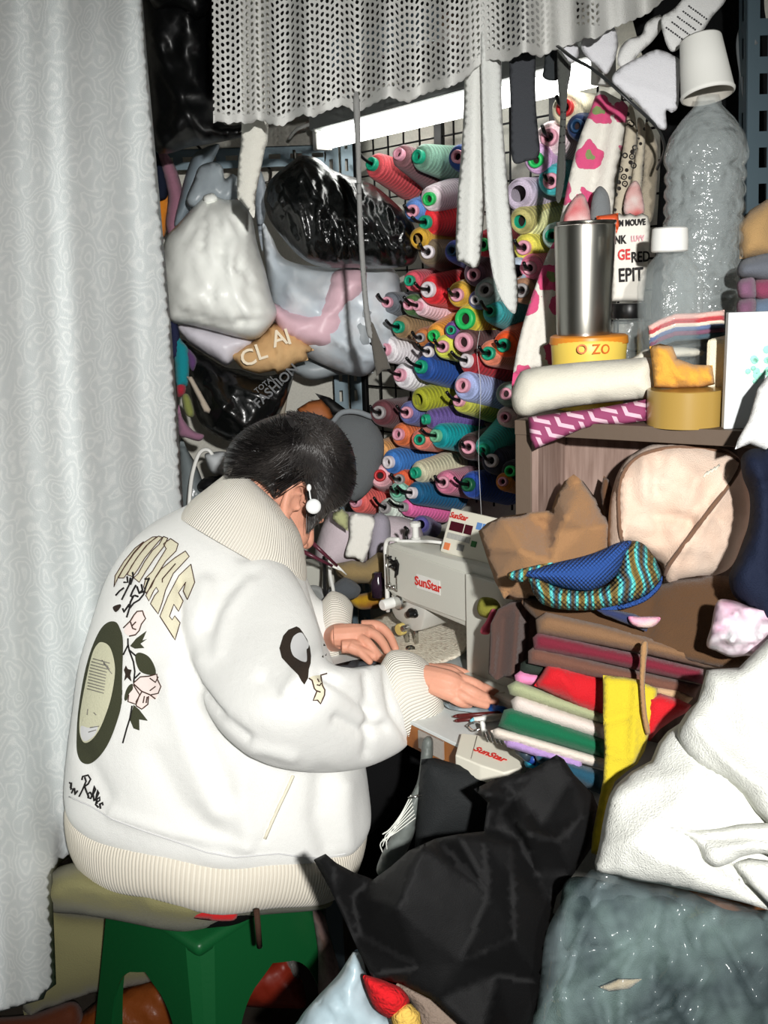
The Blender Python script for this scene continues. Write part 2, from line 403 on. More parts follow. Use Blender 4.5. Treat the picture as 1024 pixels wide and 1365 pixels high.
m_curtain = mat('curtain_jacquard', (205, 208, 206), .85, ('noise', 500, .001), spec=.3, sheen=.3, pat=p_jac)
def d_cur(px, py):
    d = 1.36 + (px / 245) * .50 + (py / 1365) * .25
    d += .007 * math.sin((px - py * .045) / 8.2 + 1.1 * math.sin(py / 260)) * smooth01((220 - px) / 40) + .018 * math.sin((px - py * .05) / 21 + .6)
    if py > 1080: d -= .16 * smooth01((py - 1080) / 90) * smooth01((84 - px) / 14)
    return d
co = [(-60, -40), (187, -40), (190, 0), (198, 100), (207, 200), (217, 310), (227, 420), (236, 540), (243, 650), (247, 720), (235, 830), (180, 980), (130, 1080), (99, 1138), (84, 1148), (70, 1163), (71, 1210), (73, 1262), (75, 1312), (62, 1322), (58, 1332), (30, 1340), (0, 1349), (-60, 1356)]
sheet('curtain', co, d_cur, m_curtain, None, 'long white paisley-patterned curtain hanging beside the seamstress, left edge of the picture', 'curtain', step=8, curve=False, thick=.004)
# ================================================================ STEEL RACK FRAME, behind the bags
def p_slots(N, Lk, b, tc, noi, ramp, mix, mth):
    s = N.new('ShaderNodeSeparateXYZ'); Lk.new(tc.outputs['UV'], s.inputs[0])
    u = mth('ABSOLUTE', mth('SUBTRACT', mth('FRACT', s.outputs[0]), .5)); v = mth('ABSOLUTE', mth('SUBTRACT', mth('FRACT', s.outputs[1]), .5))
    k = mth('MULTIPLY', mth('LESS_THAN', u, .12), mth('LESS_THAN', v, .28)); b.inputs['Alpha'].default_value = 1
    Lk.new(mth('SUBTRACT', 1., k), b.inputs['Alpha'])
m_steel = mat('slotted_steel', (96, 112, 120), .45, metal=.3, pat=p_slots)
m_steelp = mat('plain_steel', (92, 106, 114), .45, metal=.3)
def slotted(mb, a, b, wv, fl, pitch=.05):
    """slotted angle bar from a to b, flange direction wv (width), second flange fl"""
    n = (b - a).length / pitch
    for w0, t in ((wv, fl.normalized() * .002), (fl, wv.normalized() * .002)):
        vs = [a, b, b + w0, a + w0, a + t, b + t, b + w0 + t, a + w0 + t]
        uv = [(0, 0), (0, n), (1, n), (1, 0)] * 2
        mb.add(vs, [(0, 1, 2, 3), (7, 6, 5, 4)], uv); mb.add(vs, [(0, 4, 5, 1), (1, 5, 6, 2), (2, 6, 7, 3), (3, 7, 4, 0)], [(0, 0)] * 8)
    return mb
t = thing('steel_shelf_frame', 'slotted blue-grey steel angle post and beam against the back wall, behind the hanging bags', 'shelf frame', (-.07, 2.5, 0))
mb = slotted(MB(), Vector((-.115, 2.50, 0)), Vector((-.115, 2.50, 2.2)), X * .036, Y * .036)
slotted(mb, Vector((-.075, 2.50, 0)), Vector((-.075, 2.50, 2.2)), X * .03, Y * .036); mb.build('post', m_steel, t, smooth=False)
mb = slotted(MB(), Vector((-.95, 2.44, 1.765)), Vector((-.11, 2.44, 1.765)), Z * -.045, Y * .04); mb.build('beam', m_steel, t, smooth=False)
# overhead storage shelf (dark, above the lamp and behind the lace)
t = thing('overhead_shelf', 'dark brown wooden board shelf overhead, behind the lace valance and above the lamp', 'shelf', (.1, 2.2, 1.86))
mw = mat('brown_board', (72, 58, 44), .6, ('noise', 20, .001), rgb2=(52, 42, 32))
box_mb((-.25, 2.52, 1.86), U, NN, Z, -.1, .80, .0, .16, 0, .025, .002).build('board', mw, t, smooth=False)
box_mb((-.25, 2.52, 1.86), U, NN, Z, -.1, .80, .16, .18, -.02, .03, .002).build('front_rail', m_steelp, t, smooth=False)
m_dark = cloth('dark_shade', (30, 30, 32))
pillow('shelf_shade_blob', [(262, -60), (520, -70), (760, -70), (780, -20), (760, 40), (700, 50), (600, 90), (500, 115), (380, 135), (300, 135), (285, 60)], lambda x, y: 1.98 - .0005 * (x - 300), cloth('charcoal_shade', (46, 45, 44)), None, 'dark blob added as overhead shelf shade, seen through the holes of the lace valance', 'bundle', thick=.05, step=16, wr=(.02, 40, 10, 1.5))  # added dark body standing in for the overhead shelf's shadow behind the lace
# ================================================================ LACE VALANCE
def p_lace(N, Lk, b, tc, noi, ramp, mix, mth):
    s = N.new('ShaderNodeSeparateXYZ'); Lk.new(tc.outputs['UV'], s.inputs[0]); u = s.outputs[0]; v = s.outputs[1]
    k = 2 * math.pi / .0098
    w1 = mth('COSINE', mth('MULTIPLY', u, k)); w2 = mth('COSINE', mth('MULTIPLY', mth('ADD', mth('MULTIPLY', u, .5), mth('MULTIPLY', v, .866)), k)); w3 = mth('COSINE', mth('MULTIPLY', mth('SUBTRACT', mth('MULTIPLY', u, .5), mth('MULTIPLY', v, .866)), k))
    S = mth('ADD', mth('ADD', w1, w2), w3)
    hole = mth('GREATER_THAN', S, .30); pip = mth('LESS_THAN', S, 9.)
    at = N.new('ShaderNodeAttribute'); at.attribute_name = 'solid'
    Lk.new(mth('SUBTRACT', 1., mth('MULTIPLY', hole, mth('SUBTRACT', 1., at.outputs['Fac']))), b.inputs['Alpha'])
m_lace = mat('crochet_lace', (208, 208, 204), .9, ('noise', 700, .002), spec=.2, pat=p_lace)
bot = [(285, 162), (296, 160), (303, 164), (318, 161), (332, 164), (345, 158), (360, 164), (376, 167), (388, 159), (402, 151), (418, 155), (432, 148), (446, 142), (460, 139), (475, 149), (490, 141), (505, 133), (520, 127), (533, 133), (546, 135), (560, 126), (580, 119), (600, 114), (614, 108), (626, 99), (636, 88), (646, 79), (660, 78), (675, 81), (688, 74), (700, 67), (712, 72), (722, 75), (735, 67), (748, 62), (765, 57), (780, 49), (797, 50), (812, 38), (830, 31), (848, 24), (862, 18), (876, 6), (895, -12)]
top0 = -60
bx = np.array([p[0] for p in bot]); by = np.array([p[1] for p in bot])
mb = MB(); nx = 300; ny = 46; vs = []; uv = []; sol = []
for j in range(ny + 1):
    for i in range(nx + 1):
        t_ = i / nx; px = 285 + t_ * 612; yb = np.interp(px, bx, by) + 2.2 * abs(math.sin(px / 3.3)) ; s_ = j / ny
        py = top0 + (yb - top0) * s_; lean = (1 - s_) * -3
        f_ = .034 * math.sin(px / 17. + 1.6 * math.sin(px / 97.) + .5 * s_) + .014 * math.sin(px / 8.6 + 2 * math.sin(px / 60.))
        d = 1.66 - .00042 * (px - 285) + f_ * (.6 + .5 * s_)
        vs.append(P(px + lean, py, d)); uv.append(((px - 285) / F * 1.6 * 1.22, -(py - yb) / F * 1.6))
        sl = 0
        if (yb - py) < 13: sl = 1
        if px > 690: sl = max(sl, smooth01((px - 690) / 60))
        if 768 < px < 800 and 3 < py < 33: sl = 0
        sol.append(sl)
for i in range(nx + 1):
    pass
fs = [(j * (nx + 1) + i, (j + 1) * (nx + 1) + i, (j + 1) * (nx + 1) + i + 1, j * (nx + 1) + i + 1) for j in range(ny) for i in range(nx)]
mb.add(vs, fs, uv)
t = thing('lace_valance', 'off-white crochet lace valance with a scalloped hem, hanging across the top', 'valance', P(560, -60, 1.6))
o = mb.build('lace_panel', m_lace, t); at = o.data.attributes.new('solid', 'FLOAT', 'POINT')
at.data.foreach_set('value', sol)
md = o.modifiers.new('s', 'SOLIDIFY'); md.thickness = .0012
tube('curtain_wire', [P(275, -50, 1.66), P(560, -52, 1.55), P(905, -55, 1.42)], .004, m_steelp, t, seg=8)
# ================================================================ FLUORESCENT LAMP
E1 = P(432, 188, 2.30); E2 = P(800, 106, 1.64); E2.z = E1.z - .0; LA = (E2 - E1); LL = LA.length; LA.normalize()
t = thing('fluorescent_lamp', 'lit white fluorescent tube in a grey housing above the thread cones', 'lamp', (E1 + E2) / 2)
m_tube = mat('lit_tube', (255, 255, 250), .4, emit=7); m_house = mat('lamp_housing', (150, 154, 152), .5, metal=.2); m_wp = mat('white_plastic', (225, 225, 220), .4)
m_pl = Vector((LA.y, -LA.x, 0)).normalized(); m_pl = m_pl if m_pl.dot(NN) > 0 else -m_pl
tube_mb([E1 + LA * .004, E1 + LA * .012, E2 - LA * .012, E2 - LA * .004], [.014, .019, .019, .014], seg=20).build('tube', m_tube, t)
box_mb(E1, LA, m_pl, Z, -.012, LL + .01, -.03, .034, .021, .068, .006).build('housing', m_house, t, smooth=False)
box_mb(E1, LA, m_pl, Z, -.016, .002, -.022, .022, -.02, .05, .003).build('end_cap', m_wp, t, smooth=False)
box_mb(E1, LA, m_pl, Z, LL - .002, LL + .016, -.022, .022, -.02, .05, .003).build('end_cap', m_wp, t, smooth=False)
tube('cord', [P(432, 178, 2.28), P(420, 172, 2.27), P(440, 160, 2.25), P(400, 170, 2.3), P(385, 185, 2.35)], .004, m_wp, t, sub=6, seg=8)
# ================================================================ HANGING BAGS, left
m_bk = mat('black_plastic', (8, 10, 10), .27, ('crumple', 34, .003), spec=.6)
m_bkm = mat('black_plastic_matt', (7, 8, 9), .36, ('crumple', 10, .004), spec=.4)
m_wh = mat('white_plastic_film', (240, 242, 236), .35, ('crumple', 12, .003), spec=.4, trans=0)
m_gf = mat('grey_plastic_film', (160, 170, 176), .35, ('crumple', 20, .004), spec=.5, alpha=.8)
m_pf = mat('pale_plastic_film', (212, 216, 220), .35, ('crumple', 12, .004), spec=.5, rgb2=(196, 206, 214))
m_pk = mat('pink_plastic_film', (222, 186, 196), .4, ('crumple', 20, .003), spec=.4)
pillow('black_bag', [(180, -40), (285, -40), (283, 40), (287, 110), (296, 163), (326, 166), (335, 176), (318, 184), (290, 190), (258, 195), (207, 201), (198, 120)], 2.0, m_bkm, None, 'large black plastic sack stored at the top beside the curtain', 'bag', thick=.10, step=8, wr=(.010, 22, 70, 3), folds=(26, .012, 12, 75, 40), creases=[([(215, 60), (240, 170)], 6, .012), ([(255, 90), (262, 130)], 4, .01), ([(235, 20), (275, 70)], 6, .012)])
pillow('black_bag', [(192, -45), (284, -45), (280, 8), (262, 26), (232, 14), (205, 10)], 1.90, m_bkm, None, 'small black plastic sack at the very top, resting on the large black sack', 'bag', thick=.05, step=8)
G = 'cloths hanging beside the curtain'
pillow('hanging_cloth', [(211, 200), (222, 204), (235, 225), (243, 252), (246, 275), (240, 300), (230, 322), (221, 300), (224, 262), (216, 226)], 2.24, cloth('mauve_satin', (150, 105, 122), rough=.5), None, 'mauve satin cloth hanging beside the curtain above the white bag', 'cloth', G, thick=.02, step=6)
pillow('hanging_cloth', [(205, 240), (216, 246), (226, 264), (224, 290), (219, 315), (205, 318)], 2.28, cloth('orange_cloth', (214, 130, 38)), None, 'orange-yellow cloth hanging between the curtain and the mauve cloth', 'cloth', G, thick=.02, step=6)
pillow('hanging_cloth', [(205, 205), (216, 214), (224, 240), (223, 262), (212, 268), (205, 262)], 2.25, cloth('navy_cloth', (26, 32, 48)), None, 'small dark navy cloth beside the curtain above the orange cloth', 'cloth', G, thick=.02, step=6)
pillow('grey_bag', [(262, 203), (292, 192), (284, 215), (268, 245), (262, 268), (244, 296), (232, 300), (240, 262), (250, 225)], 2.22, mat('slate_film', (120, 132, 140), .5, ('crumple', 20, .004)), None, 'slate-grey plastic bag hanging by its handle left of the large white bag', 'bag', thick=.03, step=7)
t = thing('white_bag', 'large bulging white plastic bag tied at the neck and hanging beside the curtain', 'bag', P(290, 455, 2.1))
pillow('sack', [(262, 272), (279, 260), (300, 266), (322, 268), (335, 286), (343, 325), (354, 362), (362, 395), (369, 418), (358, 438), (341, 452), (315, 449), (285, 441), (252, 433), (228, 428), (219, 400), (216, 350), (221, 318), (238, 298)], 2.10, m_wh, t, thick=.11, step=6, wr=(.006, 18, 80, 3), folds=(26, .008, 9, 80, 40), creases=[([(279, 268), (268, 330)], 4, -.012), ([(279, 268), (250, 320)], 4, -.01), ([(283, 268), (295, 335)], 4, -.01), ([(283, 268), (318, 300)], 4, -.008), ([(240, 415), (300, 432), (355, 425)], 4, -.012)])
pillow('handle', [(248, 268), (258, 240), (266, 222), (284, 216), (296, 222), (300, 238), (310, 232), (318, 240), (318, 262), (300, 272), (279, 266), (262, 278)], 2.12, m_gf, t, thick=.02, step=6, wr=(.006, 9, 80, 3))
pillow('knot', [(271, 262), (278, 258), (285, 258), (290, 264), (286, 271), (279, 273), (272, 270)], 2.075, m_wh, t, thick=.012, step=3)
pillow('white_bag', [(236, 430), (290, 438), (344, 452), (332, 464), (318, 475), (303, 487), (286, 478), (262, 464), (246, 450)], 2.18, mat('lilac_white_film', (212, 208, 216), .4, ('crumple', 18, .004)), None, 'small pale white bag sagging under the large white bag', 'bag', thick=.05, step=7, wr=(.004, 14, 30, 2))
t = thing('kraft_bag', 'crumpled brown paper bag with pale printed letters between the hanging bags', 'bag', P(365, 498, 2.14))
kd = 2.16
kb = pillow('sack', [(306, 472), (326, 462), (345, 450), (356, 438), (366, 430), (386, 438), (404, 450), (419, 467), (409, 470), (411, 480), (396, 484), (386, 491), (370, 499), (366, 494), (345, 498), (323, 492), (314, 482)], kd, mat('kraft_paper', (206, 168, 120), .8, ('noise', 60, .002), spec=.2), t, thick=.035, step=6, curve=False, wr=(.006, 14, 60, 2), folds=(12, .004, 8, 70, 60), creases=[([(362, 438), (374, 470), (368, 498)], 3, .012), ([(395, 446), (385, 480)], 3, .01)])
m_prt = mat('pale_print', (236, 222, 196), .8)
for ch, x, y in (('C', 331, 478), ('L', 348, 470), ('A', 372, 452), ('I', 384, 450)):
    ptext(ch, x - 8, y + 2, 2.106, x + 8, y - 3, 2.106, 30, m_prt, t, up=Z, off=.0006, name='printed_letter')
t = thing('black_bag', 'black plastic shopping bag with grey printed words, hanging low behind her head', 'bag', P(320, 590, 2.2))
pillow('sack', [(240, 452), (262, 466), (290, 484), (303, 490), (322, 493), (345, 500), (368, 499), (392, 486), (388, 515), (376, 545), (356, 572), (338, 586), (318, 590), (290, 582), (266, 562), (256, 530), (250, 490)], 2.20, m_bk, t, thick=.07, step=6, wr=(.006, 14, 60, 3), folds=(30, .009, 8, 70, 50))
m_gp = mat('grey_print', (96, 98, 100), .6)
ptext('TOTAL', 345, 519, 2.125, 361, 506, 2.125, 10, m_gp, t, off=.0002, name='printed_word'); ptext('FASHION', 350, 532, 2.12, 386, 497, 2.12, 18, m_gp, t, off=.0005, name='printed_word')
for nm, rgb, ol, lb in (('navy', (36, 40, 66), [(226, 425), (236, 430), (240, 455), (236, 480), (228, 470)], 'dark blue cloth scrap under the large white bag, at the curtain edge'),
                        ('teal', (20, 128, 138), [(233, 448), (243, 455), (252, 470), (251, 510), (244, 514), (234, 510)], 'teal cloth strip hanging at the curtain edge'),
                        ('purple', (88, 60, 104), [(250, 465), (262, 478), (258, 494), (251, 486)], 'small purple cloth strip right of the teal one'),
                        ('crimson', (160, 40, 56), [(236, 512), (247, 513), (246, 526), (237, 528)], 'small crimson cloth strip below the teal one'),
                        ('olive', (128, 134, 74), [(243, 526), (252, 527), (259, 548), (257, 556), (249, 554), (244, 542)], 'olive green cloth strip below the crimson one'),
                        ('mauve', (140, 100, 122), [(238, 540), (244, 558), (258, 574), (272, 580), (266, 588), (250, 584), (238, 578)], 'dusty mauve cloth strip above the hanging iron')):
    pillow('cloth_strip', ol, 2.12, cloth('scrap_' + nm, rgb), None, lb, 'cloth', 'cloth strips at the curtain edge', thick=.012, step=5)
pillow('strap', [(249, 502), (256, 502), (281, 546), (279, 551), (272, 549)], 2.10, cloth('beige_web', (176, 164, 148)), None, 'beige webbing strap across the black shopping bag', 'strap', thick=.004, step=4, curve=False)
# iron
t = thing('steam_iron', 'white iron with a black handle hanging nose down by its cable behind her shoulder', 'iron', P(290, 660, 2.2))
pillow('body', [(273, 606), (283, 603), (300, 602), (306, 612), (304, 636), (294, 634), (283, 631), (277, 622)], 2.2, mat('iron_white', (196, 200, 202), .25), t, thick=.03, step=5)
pillow('handle', [(264, 645), (275, 636), (300, 634), (306, 642), (300, 654), (280, 656), (266, 654)], 2.2, mat('iron_black', (18, 18, 20), .3), t, thick=.02, step=5)
tube('cable', [P(286, 612, 2.19), P(278, 600, 2.19), P(266, 604, 2.18), P(257, 630, 2.17), P(253, 660, 2.16), P(251, 700, 2.16)], .0045, m_wp, t, sub=5, seg=8)
pillow('clear_bag', [(240, 590), (250, 600), (264, 625), (275, 660), (276, 690), (240, 700)], 2.26, mat('clear_grey_film', (112, 120, 122), .25, ('crumple', 24, .006), spec=.6), None, 'crumpled grey see-through bag hanging low beside the curtain', 'bag', thick=.03, step=7)
for k, (a, b_) in enumerate(((360, 376), (372, 384))):
    tube('cable', [P(b_, 500, 2.34), P(a + 8, 530, 2.34), P(a, 580, 2.34)], .006, mat('taupe_cable', (150, 142, 128), .6), None, ('left' if k == 0 else 'right') + ' of the two taupe straps hanging down behind her head', 'strap', seg=8)
# pink bag
t = thing('pale_bag', 'big pale plastic bag of pink and white clothes hanging under the shiny black bag', 'bag', P(450, 500, 2.2))
pillow('sack', [(350, 300), (362, 315), (380, 345), (430, 356), (500, 352), (528, 362), (536, 395), (533, 438), (520, 468), (500, 492), (482, 502), (455, 496), (420, 481), (395, 466), (374, 444), (364, 412), (356, 370)], 2.22, m_pf, t, thick=.10, step=7, wr=(.006, 20, 30, 3), folds=(34, .010, 11, 50, 70), creases=[([(367, 440), (430, 480), (490, 498)], 4, -.01), ([(415, 358), (430, 390), (450, 405)], 5, -.01), ([(430, 440), (490, 480)], 4, .01)])
pillow('pink_garment', [(362, 405), (385, 412), (412, 416), (430, 395), (446, 362), (484, 356), (488, 385), (470, 412), (458, 440), (440, 462), (415, 462), (390, 452), (370, 436)], 2.16, m_pk, t, thick=.055, step=6, wr=(.006, 13, 25, 3), folds=(16, .006, 7, -15, 30))
pillow('grey_garment', [(470, 410), (488, 400), (500, 412), (502, 450), (486, 468), (462, 452)], 2.165, mat('grey_garment', (150, 156, 160), .5, ('crumple', 18, .003)), t, thick=.04, step=7)
pillow('grey_bag', [(388, 490), (410, 478), (440, 478), (470, 492), (498, 496), (480, 500), (450, 500), (420, 507), (398, 500)], 2.32, mat('film_grey', (150, 158, 162), .4, ('crumple', 20, .004)), None, 'thin grey plastic bag showing under the pale bag of clothes', 'bag', thick=.03, step=6)
pillow('grey_bag', [(340, 225), (350, 232), (356, 262), (352, 300), (350, 335), (343, 300), (338, 262)], 2.26, mat('film_slate', (140, 148, 156), .4, ('crumple', 20, .004)), None, 'narrow grey plastic bag squeezed between the white bag and shiny black bag', 'bag', thick=.03, step=6)
# shiny black bag
t = thing('black_bag', 'shiny black plastic bag hanging in the middle, left of the thread cones', 'bag', P(455, 358, 2.1))
pillow('sack', [(352, 266), (357, 246), (368, 232), (388, 216), (402, 207), (424, 212), (446, 228), (478, 238), (500, 248), (520, 264), (540, 284), (554, 306), (558, 332), (552, 350), (536, 356), (505, 358), (470, 357), (440, 357), (416, 352), (395, 338), (374, 314), (358, 290)], 2.08, m_bk, t, thick=.11, step=4, wr=((.006, 12, 75, 5), (.004, 30, 20, 1)), folds=(110, .009, 6, 78, 22), creases=[([(375, 240), (400, 290), (412, 345)], 5, .014), ([(400, 215), (425, 270), (425, 350)], 6, .012), ([(425, 260), (440, 345)], 4, -.014), ([(450, 300), (560, 330)], 7, -.01), ([(385, 230), (365, 285)], 4, .01)])
m_hook = mat('hook_wire', (60, 58, 54), .4, metal=.6)
tube('hook', [P(392, 200, 2.3), P(394, 218, 2.3), P(399, 232, 2.26), P(404, 222, 2.24)], .0035, m_hook, t, sub=4, seg=8)
for k, (x, y) in enumerate(((353, 240), (262, 215), (425, 215))):
    tube('s_hook', [P(x, y - 22, 2.38), P(x + 8, y - 12, 2.37), P(x + 6, y + 2, 2.36), P(x - 4, y + 4, 2.36)], .003, m_hook, None, 'bent dark wire hook ' + ('below the steel beam, left of the shiny black bag', 'below the steel beam, above the large white bag', 'below the steel beam, behind the top of the shiny black bag')[k], 'hook', 'wire hooks under the beam', sub=4, seg=8)
# behind her head
m_felt = cloth('grey_felt', (104, 108, 110))
t = thing('felt_bag', 'dark grey felt bag with a handle hanging behind her head, below the steel post', 'bag', P(480, 660, 2.2))
pillow('sack', [(446, 556), (462, 550), (490, 552), (502, 566), (512, 590), (508, 625), (492, 655), (470, 668), (452, 640), (440, 600)], 2.25, m_felt, t, thick=.03, step=8)
tube('handle', [P(444, 562, 2.22), P(456, 550, 2.21), P(476, 549, 2.21), P(496, 556, 2.22)], .006, cloth('light_felt', (136, 142, 146)), t, sub=5, seg=8)
pillow('leather_piece', [(396, 545), (412, 535), (428, 532), (440, 545), (444, 556), (430, 568), (400, 562)], 2.28, mat('rust_leather', (158, 92, 48), .6, ('noise', 60, .001)), None, 'rust-brown leather piece sticking up behind her hair', 'leather', thick=.012, step=6, curve=False)
pillow('black_card', [(420, 524), (440, 530), (462, 546), (456, 556), (442, 552), (428, 534)], 2.32, mat('black_card', (18, 18, 18), .6), None, 'small black triangular piece behind the rust-brown leather', 'card', thick=.008, step=6, curve=False)
# ================================================================ THREAD RACK
m_wire = mat('black_wire', (16, 16, 17), .4, metal=.3)
m_peg = mat('peg_black', (12, 12, 13), .35)
rk = thing('thread_rack', 'black wire grid rack on the wall holding all the thread cones', 'rack', WR + U * .45 + NN * .03 + Z * 1.0)
RP = WR + NN * .035
def rack_uz(px, py, off):
    d = dplane(px, py, RP + NN * off, NN); return P(px, py, d)
mbw = MB()
for zz in np.arange(.98, 1.80, .055): tube_mb([RP + U * .03 + Z * zz, RP + U * 1.0 + Z * zz], .0022, seg=6, mb=mbw)
mbw.build('horizontal_wires', m_wire, rk)
mbw = MB()
for uu in np.arange(.05, 1.0, .055): tube_mb([RP + U * uu + Z * .96 + NN * .004, RP + U * uu + Z * 1.80 + NN * .004], .0022, seg=6, mb=mbw)
mbw.build('vertical_wires', m_wire, rk)
for uu in (.03, .33, .66, 1.0):
    box_mb(RP + U * uu, U, NN, Z, -.012, .012, -.006, .006, .94, 1.82, .002).build('upright', m_wire, rk, smooth=False)
CORE = {'green': (28, 158, 122), 'bright green': (40, 190, 96), 'pink': (226, 160, 178), 'white': (226, 218, 222), 'grey': (160, 156, 156), 'dark green': (30, 90, 60), 'mint': (110, 190, 156), 'red': (196, 40, 44), 'navy': (24, 60, 96), 'none': (60, 50, 50), 'pale green': (120, 190, 150)}
